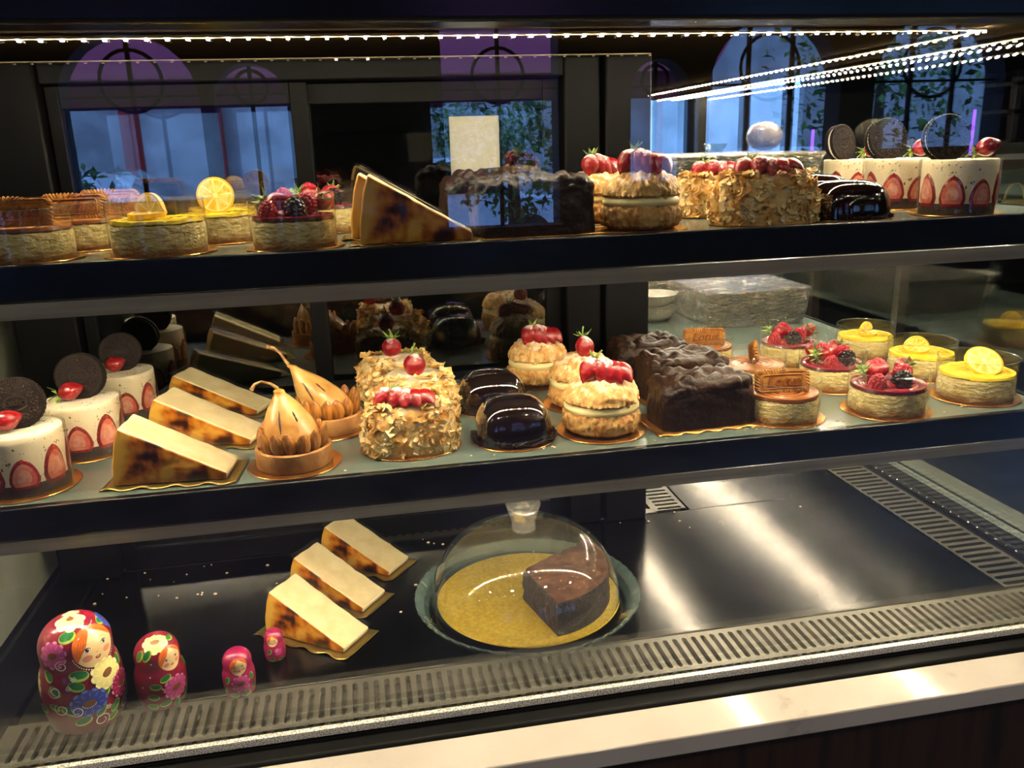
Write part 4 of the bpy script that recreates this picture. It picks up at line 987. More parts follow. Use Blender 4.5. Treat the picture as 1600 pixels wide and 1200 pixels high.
class Doll:
    def __init__(s, sc): s.b = MB(); s.sc = sc; s.lay = 0
    def pt(s, th, v0, du, dv, off):
        """centre (deg,mm) plus local mm offsets"""
        v = v0 + dv; r0 = max(surf(v0 / 1000)[0], .012); over = v / 1000 - SS[-1]
        if over > 0:   # past the crown: come down the other side
            r, z, nr, nz_ = surf(SS[-1] - over); a = R(th) + pi
        else: r, z, nr, nz_ = surf(v / 1000); a = R(th)
        a += du / 1000 / (.45 * r0 + .55 * max(r, .010)); x, y = sin(a), -cos(a); o = off / 1000
        return ((r + nr * o) * x, (r + nr * o) * y, z + nz_ * o)
    def blob(s, th, v, pts, m, rings=4):
        n = len(pts); cu = sum(p[0] for p in pts) / n; cv = sum(p[1] for p in pts) / n
        q2 = []
        for i in range(n):
            p, q = pts[i], pts[(i + 1) % n]; m2 = max(1, int(hypot(p[0] - q[0], p[1] - q[1]) / 1.6 + .5)); q2 += [(p[0] + (q[0] - p[0]) * k / m2, p[1] + (q[1] - p[1]) * k / m2) for k in range(m2)]
        pts = q2; n = len(pts)
        rings = max(2, int(max(hypot(p[0] - cu, p[1] - cv) for p in pts) / 1.5) + 1)
        vs = [s.pt(th, v, cu, cv, .05 + s.lay)]; fs = []
        for k in range(1, rings + 1):
            q = k / rings; vs += [s.pt(th, v, cu + (p[0] - cu) * q, cv + (p[1] - cv) * q, .05 + s.lay) for p in pts]
        for i in range(n): fs.append((0, 1 + i, 1 + (i + 1) % n))
        for k in range(rings - 1):
            for i in range(n): a = 1 + k * n; fs.append((a + i, a + n + i, a + n + (i + 1) % n, a + (i + 1) % n))
        s.b.add(vs, fs, PN.index(m))
    def ell(s, th, v, a, b_, m, ang=0, cu=0, cv=0, n=20):
        c, q = cos(R(ang)), sin(R(ang)); s.blob(th, v, [(cu + a * cos(t) * c - b_ * sin(t) * q, cv + a * cos(t) * q + b_ * sin(t) * c) for t in [2 * pi * i / n for i in range(n)]], m)
    def flower(s, th, v, r, m1, m2, mc='brown', petals=11, sq=1, dots=False, squash=0, ang=0):
        s.lay += .03
        for k in range(petals):
            a = 360 * k / petals + ang
            s.ell(th, v, r * .30, r * .25, m1, a, r * .68 * cos(R(a)), r * .68 * sin(R(a)) * sq, 14)
            s.ell(th, v, r * .42, r * .25, m1, a, r * .52 * cos(R(a)), r * .52 * sin(R(a)) * sq, 12)
        s.ell(th, v, r * .5, r * .5 * sq, m1)
        s.lay += .03
        for k in range(petals):
            a = 360 * k / petals + ang; b2 = a + 180 / petals
            s.ell(th, v, r * .17, r * .022, m2, b2, r * .62 * cos(R(b2)), r * .62 * sin(R(b2)) * sq, 8)
            s.ell(th, v, r * .07, r * .15, m2, a, r * .88 * cos(R(a)), r * .88 * sin(R(a)) * sq, 10)
        s.lay += .02; s.ell(th, v, r * .34, r * .22 * sq, mc, ang % 90)
        if dots:
            s.lay += .02
            for k in range(9): a = R(200 + 17 * k); s.ell(th, v, .55, .55, 'white', 0, r * .36 * cos(a), r * .27 * sin(a), 8)
    def leaf(s, th, v, a, b_, ang):
        s.lay += .02; s.ell(th, v, a, b_, 'lgreen', ang); s.lay += .02; s.ell(th, v, a * .86, b_ * .74, 'green', ang, b_ * .18 * -sin(R(ang)), b_ * .18 * cos(R(ang)))
    def line(s, th, v, pts, w, m):
        q2 = []
        for p, q in zip(pts, pts[1:]):
            m2 = max(1, int(hypot(p[0] - q[0], p[1] - q[1]) / 1.4)); q2 += [(p[0] + (q[0] - p[0]) * k / m2, p[1] + (q[1] - p[1]) * k / m2) for k in range(m2)]
        pts = q2 + [pts[-1]]; vs = []; fs = []
        for i, p in enumerate(pts):
            a, c = pts[max(0, i - 1)], pts[min(len(pts) - 1, i + 1)]; dx, dy = c[0] - a[0], c[1] - a[1]; l = hypot(dx, dy) or 1; ww = w * (sin(pi * (i + .6) / (len(pts) + .2)) * .7 + .3)
            for q in (1, -1): vs.append(s.pt(th, v, p[0] - dy / l * ww * q, p[1] + dx / l * ww * q, .05 + s.lay))
        for i in range(len(pts) - 1): fs.append((2 * i, 2 * i + 1, 2 * i + 3, 2 * i + 2))
        s.b.add(vs, fs, PN.index(m))
    def strip(s, th, v, A, B, m, sub=9):
        vs = []; fs = []; n = len(A)
        for p, q in zip(A, B):
            for k in range(sub + 1): vs.append(s.pt(th, v, p[0] + (q[0] - p[0]) * k / sub, p[1] + (q[1] - p[1]) * k / sub, .05 + s.lay))
        for i in range(n - 1):
            for k in range(sub): a = i * (sub + 1) + k; fs.append((a, a + 1, a + sub + 2, a + sub + 1))
        s.b.add(vs, fs, PN.index(m))
    def curl(s, th, v, r, turns=1.3, flip=1, w=.45, a0=0):
        s.lay += .01
        s.line(th, v, [(flip * r * (1 - .62 * t) * cos(R(a0) + t * turns * 2 * pi), r * (1 - .62 * t) * sin(R(a0) + t * turns * 2 * pi)) for t in [i / 26 for i in range(27)]], w, 'white')
    def eye(s, th, v, cu, cv, k, flip, ang=0):
        L0 = s.lay
        for (a_, b_, m_, g_, dv_) in ((3.3, 2.1, 'black', ang, 0), (2.9, 1.7, 'white', ang, -.15), (1.8, 1.75, 'iris', 0, 0), (1.0, 1.0, 'black', 0, 0)): s.lay += .02; s.ell(th, v, a_ * k, b_ * k, m_, g_, cu, cv + dv_ * k)
        s.lay += .02; s.ell(th, v, .4 * k, .4 * k, 'white', 0, cu + .6 * k, cv + .6 * k, 8)
        for q in range(7):
            a = R(30 + 20 * q); s.line(th, v, [(cu + 2.4 * k * cos(a), cv + 1.5 * k * sin(a)), (cu + 4.2 * k * cos(a), cv + 3.0 * k * sin(a))], .12 * k, 'black')
        s.line(th, v, [(cu + flip * (-3.4 + 6.8 * t) * k, cv + (4.0 + 1.9 * sin(pi * t)) * k) for t in [i / 8 for i in range(9)]], .16 * k, 'brown')
    def face(s, th, v, r, k=1, lashes=True):
        s.lay += .03; s.ell(th, v, r * .98, r, 'skin', 0, 0, 0, 32); s.lay += .03
        # swept hair
        n = 22; A = [(r * 1.01 * cos(R(212 - 122 * k / n)), r * 1.01 * sin(R(212 - 122 * k / n))) for k in range(n + 1)]
        B = []
        for kk in range(n + 1):
            t = kk / n; B.append((-r * .86 * (1 - t) ** 1 - r * .0 + r * .30 * sin(pi * t) * .4, -r * .53 + r * 1.38 * t ** .80 + r * .10 * sin(pi * t)))
        s.strip(th, v, A, B, 'orange')
        A = [(r * 1.01 * cos(R(92 - 92 * k / n)), r * 1.01 * sin(R(92 - 92 * k / n))) for k in range(n + 1)]
        B = [(-r * .02 + r * 1.03 * (k / n) ** .9, r * .86 - r * .50 * sin(pi / 2 * k / n) - r * .36 * (k / n) ** 3) for k in range(n + 1)]
        s.strip(th, v, A, B, 'orange')
        s.lay += .03
        for q in range(4): s.line(th, v, [(-r * (.90 - .12 * q), -r * .2 + r * .05 * q), (-r * (.68 - .12 * q), r * .38), (-r * (.22 - .03 * q), r * .90)], .28 * k, 'dorange')
        for q in range(3): s.line(th, v, [(r * .03, r * (.90 - .02 * q)), (r * (.45 + .05 * q), r * (.70 - .06 * q)), (r * (.90 - .02 * q), r * (.26 - .06 * q))], .28 * k, 'dorange')
        s.ell(th, v, r * .22, r * .16, 'blush', 0, -r * .46, -r * .42); s.ell(th, v, r * .22, r * .16, 'blush', 0, r * .52, -r * .38); s.lay += .02
        s.eye(th, v, -r * .42, -r * .02, r / 21, 1, 8); s.eye(th, v, r * .42, r * .02, r / 21, 1, -8)
        s.line(th, v, [(-r * .07, -r * .25), (-r * .02, -r * .29), (r * .03, -r * .25)], .25 * k, 'brown')
        s.line(th, v, [(-r * .13, -r * .50), (-r * .05, -r * .58), (r * .05, -r * .58), (r * .13, -r * .49)], .75 * k, 'crimson'); s.lay += .02; s.line(th, v, [(-r * .12, -r * .47), (0, -r * .50), (r * .12, -r * .46)], .5 * k, 'dorange')
    def build(s, label, x, y, rz, H, lean=0):
        t = thing('nesting_doll', label, 'nesting doll', (x, y, ZD + .0004), rz)
        b = MB(); b.lathe([(r * s.sc, z * s.sc) for r, z in SP], 64); b.build('doll_body', PC[s.base], t)
        p = MB(); p.v = [(a * s.sc, b_ * s.sc, c * s.sc) for a, b_, c in s.b.v]; p.f = s.b.f; p.m = s.b.m
        p.build('painted_decoration', [PC[n] for n in PN], t, recalc=False)
        return t
d = Doll(1); d.base = 'crimson'
d.flower(110, 60, 16, 'pink', 'lpink'); d.flower(-95, 50, 16, 'cream', 'lcream'); d.flower(180, 60, 18, 'blue', 'lblue')
d.leaf(-14, 107, 8, 6, 20); d.leaf(78, 107, 8, 5, 0); d.flower(94, 102, 12, 'blue', 'lblue'); d.flower(-6, 130, 19, 'cream', 'lcream', petals=12)
d.flower(-40, 90, 15, 'pink', 'lpink', petals=10, ang=10)
d.face(30, 90, 21.5)
d.lay += .02
for k in range(26): a = R(195 + 150 * k / 25); d.ell(30, 90, .6, .6, 'white', 0, 23.2 * cos(a), 23.4 * sin(a), 8)
for k in range(7): d.ell(38, 112, .6, .6, 'white', 0, -6 + 2 * k, 1.2 * cos(k), 8)
for (th, v, a, ang) in ((-4, 66, 9, -15), (-10, 56, 8, -25), (-40, 53, 7, -40), (-24, 31, 8, -30), (28, 41, 7, 60), (-8, 17, 8, 15), (18, 22, 7, 50), (40, 19, 7, 40), (34, 9, 6, 20), (-52, 68, 7, -60), (-44, 36, 6, -20), (66, 62, 6, 70), (78, 20, 6, 80), (-70, 30, 8, 10)): d.leaf(th, v, a, a * .62, ang)
d.flower(36, 58, 17, 'cream', 'lcream', petals=11, dots=True, ang=20); d.flower(56, 38, 15, 'pinkb', 'lpink', dots=True); d.flower(3, 36, 18, 'blue', 'lblue', dots=True, sq=.85)
for (th, v, r, a0) in ((-26, 80, 6, 60), (-40, 53, 6.5, 160), (-34, 34, 7, 120), (16, 12, 7.5, 300), (60, 14, 6.5, 20), (-14, 30, 6, 200)): d.curl(th, v, r, a0=a0)
d.lay += .02
for (th, v) in ((-12, 64), (-20, 56), (28, 23)):
    for k in range(6): d.ell(th, v, .7, .7, 'white', 0, 1.9 * cos(k * 1.05), 1.9 * sin(k * 1.05), 8)
    d.ell(th, v, .7, .7, 'white', 0, 0, 0, 8)
d.build('largest painted nesting doll with blue and yellow flowers, leftmost on the base', -.310, .817, 20.8, .1135)
d = Doll(.66); d.base = 'crimson'
d.flower(-2, 118, 21, 'cream', 'lcream', petals=11); d.leaf(-52, 95, 10, 6, 70); d.leaf(-28, 97, 10, 6, 60); d.leaf(70, 112, 8, 5, 0)
d.face(34, 84, 20, 1)
d.flower(32, 34, 22, 'pink', 'lpink', petals=11, ang=12)
for (th, v, a, ang) in ((10, 55, 9, 20), (-14, 45, 9, -10), (-22, 27, 9, -10), (-28, 10, 9, 0), (2, 12, 9, 10), (30, 6, 8, 80), (60, 16, 8, 60), (82, 60, 9, 80)): d.leaf(th, v, a, a * .62, ang)
for (th, v) in ((-18, 84), (-24, 62), (-44, 45), (0, 40)): d.ell(th, v, 1.1, 1.1, 'white')
d.flower(180, 60, 18, 'pink', 'lpink')
d.build('second largest painted nesting doll with one pink flower, right of the biggest', -.238, .827, 16, .075)
d = Doll(.44); d.base = 'pinkb'
d.face(2, 84, 21, 1); d.flower(4, 40, 24, 'pink', 'lpink', petals=9, ang=10)
for (th, v, a, ang) in ((-45, 50, 10, 70), (48, 50, 10, 100), (-24, 10, 12, 0), (20, 10, 12, 0), (55, 25, 10, 60), (-60, 25, 10, 60)): d.leaf(th, v, a, a * .62, ang)
d.build('third nesting doll in a row, magenta with a pink flower, standing on the front grille', -.159, .822, 11, .05)
d = Doll(.312); d.base = 'pinkb'
d.face(-12, 84, 21, 1.2); d.ell(16, 36, 12, 9, 'pink', 20); d.ell(10, 46, 8, 8, 'lpink'); d.ell(24, 44, 8, 8, 'pink')
for (th, v, a, ang) in ((-30, 42, 12, 60), (-20, 12, 13, 20), (30, 8, 10, 0)): d.leaf(th, v, a, a * .62, ang)
d.build('smallest magenta nesting doll standing before the burnt cheesecake slice', -.127, .877, 8, .036)

# ------------------------------------------------------------------ wrapped boxes, bowls, bread at the back
def wrapped_box(label, x0, x1, y0, y1, z, h, rz=0):
    t = thing('wrapped_box', label, 'box', ((x0 + x1) / 2, (y0 + y1) / 2, z + .0004), rz); a, d_ = (x1 - x0) / 2, (y1 - y0) / 2
    def fn(k, off, n=24):
        o = []
        for cx, cy, a0 in ((a - .015, d_ - .015, 0), (-a + .015, d_ - .015, 90), (-a + .015, -d_ + .015, 180), (a - .015, -d_ + .015, 270)):
            for q in range(5): an = R(a0 + 90 * q / 4); o.append(((cx + (.015 + off) * cos(an)) * k, (cy + (.015 + off) * sin(an)) * k))
        return o
    for name, m, off, hh in (('foil_tray', 'foil', 0, h - .002), ('cling_film', 'wrapfilm', .0015, h)):
        b = MB(); K = 9; rings = [(.93 + .07 * (k / K) ** .8, 0, (0 if off == 0 else .0003) + hh * .95 * k / K) for k in range(K + 1)] + [(1.0, 0, hh * .985), (.985, 0, hh)] + [(q, 0, hh + .0005) for q in (.9, .75, .6, .45, .3, .15)]
        vs = []; fs = []
        for k, _, zz in rings:
            base_ = fn(k, off); p2 = []
            for i in range(len(base_)):
                p, q = base_[i], base_[(i + 1) % len(base_)]; m2 = 1 if hypot(p[0] - q[0], p[1] - q[1]) < .02 else 18
                p2 += [(p[0] + (q[0] - p[0]) * w_ / m2, p[1] + (q[1] - p[1]) * w_ / m2) for w_ in range(m2)]
            if not vs: n = len(p2)
            vs += [(x, y, zz) for x, y in (p2 if len(p2) == n else p2[:n] + [p2[-1]] * max(0, n - len(p2)))]
        for j in range(len(rings) - 1): fs += [(j * n + i, j * n + (i + 1) % n, (j + 1) * n + (i + 1) % n, (j + 1) * n + i) for i in range(n)]
        fs += [tuple(range(n - 1, -1, -1)), tuple((len(rings) - 1) * n + i for i in range(n))]
        b.add(vs, fs); o = b.build(name, M[m], t)
        displace(o, lambda c: (.0016 * abs(nz((c.x + c.z * .8, c.y * .6, c.z * .5), 75, 2)) + .0008 * nz(c, 160)) * (1 if off else .5) if c.z > .004 else 0)
    return t
wrapped_box('large film wrapped foil tray at the back right of the lower shelf', .575, .765, 1.315, 1.52, ZM, .062)
wrapped_box('second film wrapped foil tray behind the first on the lower shelf', .55, .74, 1.56, 1.78, ZM, .066)
wrapped_box('film wrapped box at the back of the upper shelf under the bread rolls', .425, .765, 1.30, 1.60, ZT, .064)
def bowl(label, x, y, z, r, h, wrap=True):
    t = thing('wrapped_bowl', label, 'bowl', (x, y, z + .0003)); b = MB()
    b.lathe([(0, 0), (r * .5, 0), (r * .8, h * .35), (r, h), (r * .97, h), (r * .76, h * .38), (r * .4, .003), (0, .003)], 40); b.build('bowl_body', M['porcelain'], t)
    b = MB(); b.lathe([(r * .55, .0), (r * .86, h * .33), (r * 1.04, h), (r * .9, h + .002), (0, h + .001)], 40); b.build('cling_film', M['wrapfilm'], t)
    return t
bowl('film wrapped bowl on the lower shelf beside the corner post', .520, 1.43, ZM, .042, .024)
b2 = bowl('film wrapped bowl stacked on top of the lower bowl beside the corner post', .520, 1.43, ZM + .0265, .042, .022)
bowl('shallow wrapped bowl at the back of the upper shelf beside the corner post', .500, 1.70, ZT + .0, .045, .078)
def bread(label, x, y, z, r):
    t = thing('wrapped_bread_roll', label, 'bread roll', (x, y, z)); b = MB(); b.ball((0, 0, r * .78), (r, r, r * .80), 28, 16); o = b.build('roll', M['bread'], t); displace(o, lambda c: .0012 * nz(c, 60))
    b = MB(); b.ball((0, 0, r * .80), (r * 1.06, r * 1.06, r * .85), 28, 16); o = b.build('cling_film', M['rollfilm'], t); displace(o, lambda c: .0016 * nz(c, 90, 4))
bread('round wrapped bread roll on top of the wrapped box', .735, 1.46, ZT + .0665, .031)
bread('small wrapped bread roll right of the big round one', .80 - .012, 1.485, ZT + .004, .018) if False else None
t = thing('glass_dish', 'small clear glass dish on top of the wrapped box', 'dish', (.64, 1.46, ZT + .0665)); b = MB(); b.lathe([(0, 0), (.014, 0), (.022, .014), (.021, .0145), (.013, .0015), (0, .0015)], 32); b.build('dish_body', M['plateglass'], t)

# crumbs
rnd = random.Random(5); b = MB()
for (x, y) in [(rnd.uniform(-.37, -.2), rnd.uniform(1.03, 1.135)) for _ in range(14)] + [(rnd.uniform(-.1, .46), rnd.uniform(1.10, 1.137)) for _ in range(16)] + [(rnd.uniform(-.35, .72), rnd.uniform(.84, 1.12)) for _ in range(16)]:
    s_ = rnd.uniform(.0007, .002); b.ball((x, y, ZD + s_ * .5), (s_ * 1.3, s_, s_ * .6), 6, 4)
tag(b.build('cake_crumbs', M['crumb']), 'pale pastry crumbs scattered over the dark base tray', 'crumbs', kind='stuff')
b = MB()
for (x, y) in [(rnd.uniform(-.1, .7), rnd.uniform(.806, .83)) for _ in range(30)]:
    s_ = rnd.uniform(.0006, .0016); b.ball((x, y, ZM + s_ * .5), (s_ * 1.4, s_, s_ * .6), 6, 4)
tag(b.build('cake_crumbs', M['crumb']), 'pale pastry crumbs along the front of the lower shelf', 'crumbs', kind='stuff')

# ------------------------------------------------------------------ the room and the street behind the camera
def struct(name, b, m, **k): return tag(b.build(name, m, None, False, **k), kind='structure')
M['floor'] = mat('grey_floor_tile', '6e7078', .35, noise_cols=((.4, '61646c'), (.6, '787a80')), nscale=3)
M['darkwall'] = mat('dark_wall', '15161a', .6)
M['shopwall'] = mat('shop_wall', '24242a', .6)
M['ceil'] = mat('dark_ceiling', '18191e', .7)
M['iron'] = mat('window_iron', '0c0c0e', .5)
YW = -4.0
b = MB(); b.box(-5, 6.2, YW, 7.2, -.02, 0); struct('floor', b, M['floor'])
b = MB(); b.box(-5, 6.2, YW, 7.2, 2.9, 2.95); struct('ceiling', b, M['ceil'])
b = MB(); b.box(-5.1, -5, YW, 7.2, 0, 2.9); struct('wall_left', b, M['shopwall'])
b = MB(); b.box(6.2, 6.3, YW, 7.2, 0, 2.9); struct('wall_right', b, M['shopwall'])
# partition behind the case: dark staff area
b = MB(); b.box(-3.2, .76, 2.25, 2.32, 0, 2.9); struct('wall_partition', b, M['darkwall'])
b = MB(); b.box(-.90, -.452, .7485, 1.19, ZD - .03, 1.30); tag(b.build('stone_pillar', M['oldmarble'], None, bevel=.004), 'low worn pale stone wall outside the left side glass', 'wall block')
# street-side wall with arched windows
WIN = [(-1.62, -.84), (-.76, -.34), (.60, 1.34), (1.82, 2.22), (2.36, 3.30), (3.55, 4.55), (4.8, 5.9), (-3.6, -2.3)]
SILL = lambda a: {-1.62: 1.2, -.76: 1.2, .60: .95, 1.82: 1.2, 2.36: 1.36, 3.55: 1.36, 4.8: 1.2}.get(a, .9)
WIN.sort(); z0, z1 = .55, 2.05
def arch_wall(name, y0, y1, wins, zb, zs, m, x0=-5.1, x1=6.3):
    b = MB(); xs = [x0]
    for a, c in wins:
        zb = SILL(a); b.box(xs[-1], a, y0, y1, 0, 2.9); zs_ = zs + (.42 if a == .60 else 0); r = (c - a) / 2; cx = (a + c) / 2; b.box(a, c, y0, y1, 0, zb); K = 14; top = min(2.88, zs + r)
        for k in range(K):
            a0, a1 = pi * k / K, pi * (k + 1) / K; p0 = (cx + r * cos(a0), zs_ + r * sin(a0) * .95); p1 = (cx + r * cos(a1), zs_ + r * sin(a1) * .95)
            b.prism([(p1[0], p1[1]), (p0[0], p0[1]), (p0[0], 2.9), (p1[0], 2.9)], y0, y1, 0, 'y')
        xs.append(c)
    b.box(xs[-1], x1, y0, y1, 0, 2.9)
    return struct(name, b, m)
arch_wall('wall_street', YW - .2, YW, WIN, z0, 1.78, M['shopwall'])
for i, (a, c) in enumerate(WIN):
    b = MB(); cx = (a + c) / 2; r = (c - a) / 2; n = max(2, round((c - a) / .36))
    for k in range(1, n): x = a + (c - a) * k / n; b.box(x - .012, x + .012, YW - .12, YW - .09, SILL(a), (2.2 if a == .60 else 1.78) + .9 * sqrt(max(0, r * r - (x - cx) ** 2)))
    b.box(a, c, YW - .12, YW - .09, 1.80, 1.815)
    rr = r * .45; b.tube([(cx + rr * cos(t_ * pi / 12), YW - .105, 1.80 + r * .25 + rr * sin(t_ * pi / 12)) for t_ in range(24)], .012, 6, 0, True)
    struct('window_%d' % (i + 1), b, M['iron'])
# far windows seen through the open end of the case
b = MB(); b.box(-5.1, 2.05, 7.1, 7.2, 0, 2.9); b.box(2.05, 6.3, 7.1, 7.2, 0, .9); b.box(2.05, 6.3, 7.1, 7.2, 2.35, 2.9); b.box(3.98, 6.3, 7.1, 7.2, .9, 2.35); struct('wall_back', b, M['shopwall'])
b = MB()
for x in (2.06, 2.42, 2.85, 2.95, 3.35, 3.75, 3.91): b.box(x, x + .07, 7.08, 7.16, .9, 2.35)
struct('window_9', b, M['iron'])
# purple neon tubes and counter in the far room
M['neon'] = mat('purple_neon', '5a20ff', .4, emit=((.25, .05, 1.0), 5))
for x, h, lab in ((4.02, .42, 'tall purple neon tube on the far dark wall'), (4.35, .30, 'shorter purple neon tube right of the tall one on the far wall'), (5.60, .55, 'longest purple neon tube on the far dark wall')):
    b = MB(); b.tube([(x, 7.086, 1.10), (x, 7.086, 1.10 + h)], .013, 8); tag(b.build('neon_tube', M['neon']), lab, 'neon light', 'purple neon tubes on the far wall')
t = thing('service_counter', 'dark service counter standing in the far room behind the case', 'counter', (0, 0, 0))
b = MB(); b.box(3.4, 5.4, 5.9, 6.4, 0, 1.05); b.build('counter_body', M['darkwall'], t, False)
b = MB(); b.box(3.35, 5.45, 5.85, 6.45, 1.05, 1.09); b.build('counter_top', M['wood'], t, False)
# dark kitchen rack behind the rear doors
M['rackmetal'] = mat('rack_metal', '4a4a50', .35, metal=.8)
t = thing('kitchen_rack', 'grey metal wire rack standing behind the rear sliding doors', 'rack', (0, 0, 0))
b = MB()
for x in (-.06, .18):
    for y in (1.75, 2.1): b.box(x, x + .02, y, y + .02, 0, 1.60)
b.build('rack_post', M['rackmetal'], t, False)
for z in (1.55, 1.49, 1.42, 1.34, 1.24, 1.1, .8): b = MB(); b.box(-.06, .20, 1.75, 2.12, z, z + .008); b.build('rack_shelf', M['rackmetal'], t, False)
# side display to the right of the case
t = thing('side_display', 'small pale display stand right of the case behind the mousse cakes', 'display stand', (0, 0, 0))
M['palepanel'] = mat('pale_panel', 'b6bfa4', .5); M['darkwood'] = mat('dark_wood', '3a2a20', .5)
b = MB(); b.box(1.10, 1.95, 1.55, 1.95, CZ - .075, CZ - .055); b.build('top_board', M['darkwood'], t, bevel=.002)
b = MB(); b.box(1.10, 1.95, 1.93, 1.95, CZ - .17, CZ - .076); b.build('back_panel', M['palepanel'], t, False)
b = MB(); b.box(1.10, 1.95, 1.55, 1.95, CZ - .19, CZ - .171); b.build('lower_board', M['darkwood'], t, False)
for x in (1.11, 1.92):
    b = MB(); b.box(x, x + .02, 1.57, 1.59, 0, CZ - .191); b.box(x, x + .02, 1.91, 1.93, 0, CZ - .191); b.build('leg', M['darkwood'], t, False)
M['wicker'] = mat('wicker', 'c9ad74', .6, bump=('NOISE', 200, .002, .8)); M['goldball'] = mat('gold_ball', 'd8a42c', .2, metal=1); M['silver'] = mat('silver_wrap', 'd8d8dc', .25, metal=.8, bump=('NOISE', 120, .004, 1))
t = thing('wicker_basket', 'tiny wicker handbag basket with hoop handle on the side display', 'basket', (1.40, 1.62, CZ - .1705))
b = MB(); b.lathe([(0, 0), (.026, 0), (.030, .012), (.028, .026), (.030, .029), (.027, .030), (0, .030)], 32, sy=.6); b.build('basket_body', M['wicker'], t)
b = MB(); b.tube([(.024 * cos(pi * k / 14), 0, .028 + .036 * sin(pi * k / 14)) for k in range(15)], .0026, 7); b.build('handle', M['wicker'], t)
for x, lab in ((1.195, 'left clear gift box of gold sweets on the side display'), (1.238, 'right clear gift box of gold sweets on the side display')):
    t = thing('gift_box', lab, 'gift box', (x, 1.60, CZ - .0545), group='clear gift boxes of gold sweets')
    b = MB(); b.box(-.017, .017, -.017, .017, 0, .044); b.build('clear_box', M['acetate'], t, False)
    for (a, c, z) in ((-.007, 0, .0085), (.008, 0, .0085), (0, .004, .023)): b = MB(); b.ball((a, c, z), .0075, 12, 8); b.build('wrapped_sweet', M['goldball'], t)
t = thing('sweet_jar', 'small jar with gold base and silver wrapped top on the side display', 'jar', (1.30, 1.60, CZ - .0545))
b = MB(); b.lathe([(0, 0), (.018, 0), (.020, .008), (.016, .018), (0, .019)], 24); b.build('jar_body', M['goldball'], t); b = MB(); b.ball((0, 0, .027), (.012, .012, .010), 14, 10); o = b.build('silver_wrap', M['silver'], t); displace(o, lambda c: .003 * nz(c, 150))

# street
M['asphalt'] = mat('asphalt', '6a6c70', .8); M['facade'] = mat('facade', 'b8b4b0', .8, noise_cols=((.4, 'a8a4a0'), (.6, 'c4c0bc')), nscale=2); 
def _awn():
    m, t, N, L, b = nt('purple_awning'); N.remove(b); d_ = N.new('ShaderNodeBsdfDiffuse'); r_ = N.new('ShaderNodeBsdfTranslucent'); x = N.new('ShaderNodeMixShader'); x.inputs[0].default_value = .6
    d_.inputs[0].default_value = C('e090b0'); r_.inputs[0].default_value = C('ffb4c8'); L.new(d_.outputs[0], x.inputs[1]); L.new(r_.outputs[0], x.inputs[2]); L.new(x.outputs[0], N['Material Output'].inputs[0]); return m
M['awning'] = _awn(); M['awnd'] = mat('purple_valance', '7a3a60', .8)
M['red'] = mat('red_paint', 'c02418', .5); M['yellow'] = mat('yellow_paint', 'e0c41c', .5); M['carw'] = mat('car_white', 'dfe4ea', .2, coat=1); M['tyre'] = mat('tyre', '101010', .8); M['carglass'] = mat('car_glass', '1a222c', .1); M['foliage'] = mat('foliage', '4c7a34', .7, noise_cols=((.4, '2c5420'), (.6, '7aa24c')), nscale=5); M['trunk'] = mat('trunk', '4a3a2a', .8); M['white'] = mat('white_paint', 'dcdcdc', .6)
b = MB(); b.box(-30, 30, -30, YW - .2, -.12, -.1); tag(b.build('street', M['asphalt'], None, False), kind='structure')
b = MB(); b.box(-30, 30, -16.5, -16, 0, 7); tag(b.build('street_facade', M['facade'], None, False), 'pale building front across the street, seen only in the glass', 'building')
for k, x in enumerate((-3.2, 5.5)):
    t = thing('shop_front', ('left', 'right')[k] + ' red framed shop entrance across the street', 'shop front', (x, -15.86, 0))
    b = MB(); b.box(-.9, -.75, -.1, .1, 0, 2.6); b.box(.75, .9, -.1, .1, 0, 2.6); b.box(-.9, .9, -.1, .1, 2.5, 2.7); b.build('door_frame', M['red'], t, False)
    b = MB(); b.box(-1.3, 1.3, -.12, .12, 2.9, 3.2); b.build('sign_band', M['yellow'], t, False)
t = thing('street_awning', 'purple fabric awning outside the street windows', 'awning', (0, 0, 0))
b = MB(); b.add([(-5, YW - 1.0, 2.6), (3.2, YW - 1.0, 2.6), (3.2, YW - 1.9, 2.05), (-5, YW - 1.9, 2.05), (-5, YW - 1.0, 2.62), (3.2, YW - 1.0, 2.62), (3.2, YW - 1.9, 2.07), (-5, YW - 1.9, 2.07)], [(0, 1, 2, 3), (7, 6, 5, 4), (0, 4, 5, 1), (1, 5, 6, 2), (2, 6, 7, 3), (3, 7, 4, 0)]); b.build('canopy', M['awning'], t, False)
b = MB(); b.box(-5, 3.2, YW - 1.92, YW - 1.9, 1.83, 2.07); b.build('valance', M['awnd'], t, False)
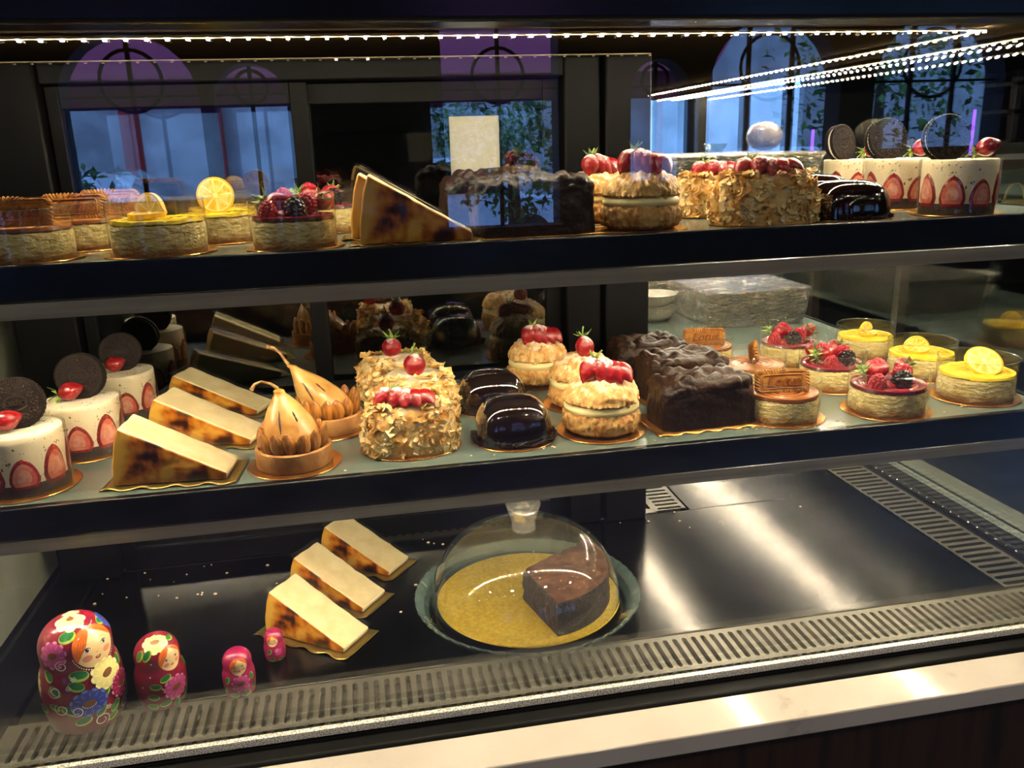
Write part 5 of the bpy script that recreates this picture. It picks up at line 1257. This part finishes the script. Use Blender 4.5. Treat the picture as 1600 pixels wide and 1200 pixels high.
def car(x, y, rz, lab):
    t = thing('parked_car', lab, 'car', (x, y, -.1), rz, 'cars parked along the street')
    pr = [(-2.1, .25), (2.1, .25), (2.15, .7), (1.9, .85), (1.2, .92), (.6, 1.42), (-.9, 1.45), (-1.6, .98), (-2.1, .9)]
    b = MB(); b.prism(pr, -.85, .85, 0, 'y'); b.build('car_body', M['carw'], t, bevel=.06)
    b = MB(); b.prism([(1.05, .93), (.55, 1.36), (-.85, 1.38), (-1.4, .98)], -.87, .87, 0, 'y'); b.build('windows', M['carglass'], t, False)
    for wx in (-1.3, 1.3):
        for wy in (-.8, .8): b = MB(); b.lathe([(0, -.1), (.3, -.1), (.32, 0), (.3, .1), (0, .1)], 24, M=Matrix.Translation((wx, wy, .32)) @ rot('X', 90)); b.build('wheel', M['tyre'], t)
car(-3.6, -10.2, 4, 'white car parked farthest left on the street'); car(1.2, -11.4, 0, 'white car parked in the middle of the street'); car(6.4, -10.0, -3, 'white car parked on the right of the street')
def tree(x, y, h, r, lab, seed):
    t = thing('street_tree', lab, 'tree', (x, y, -.1), 0, 'trees along the street'); b = MB(); b.tube([(0, 0, 0), (.03, 0, h * .5), (0, .05, h)], [.10, .07, .04], 8); b.build('trunk', M['trunk'], t)
    b = MB(); q = random.Random(seed)
    for k in range(1300):
        v = Vector((q.gauss(0, 1), q.gauss(0, 1), q.gauss(0, 1))); v = v.normalized() * r * q.random() ** .4; s_ = q.uniform(.03, .07); Mx = Matrix.Rotation(q.uniform(0, 6), 3, Vector((q.random(), q.random(), 1)).normalized()); c_ = v + Vector((0, 0, h))
        b.add([c_ + Mx @ Vector(p) * s_ for p in ((-1, 0, 0), (0, -.5, .1), (1, 0, 0), (0, .5, .1))], [(0, 1, 2, 3)])
    tag(b.build('foliage', M['foliage'], t, False, recalc=False), kind='stuff')
tree(1.5, -6.6, 1.6, .75, 'leafy green tree outside the window with the awning', 1); tree(-2.4, -6.0, 1.0, .6, 'low green bush tree outside the left windows', 2); tree(5.2, -6.5, 2.2, 1.1, 'leafy green tree outside the right windows', 3)
b = MB(); b.box(1.5, 8.5, 12, 12.5, -.1, 2.2); tag(b.build('far_building', M['facade'], None, False), 'low grey building outside the far windows', 'building')
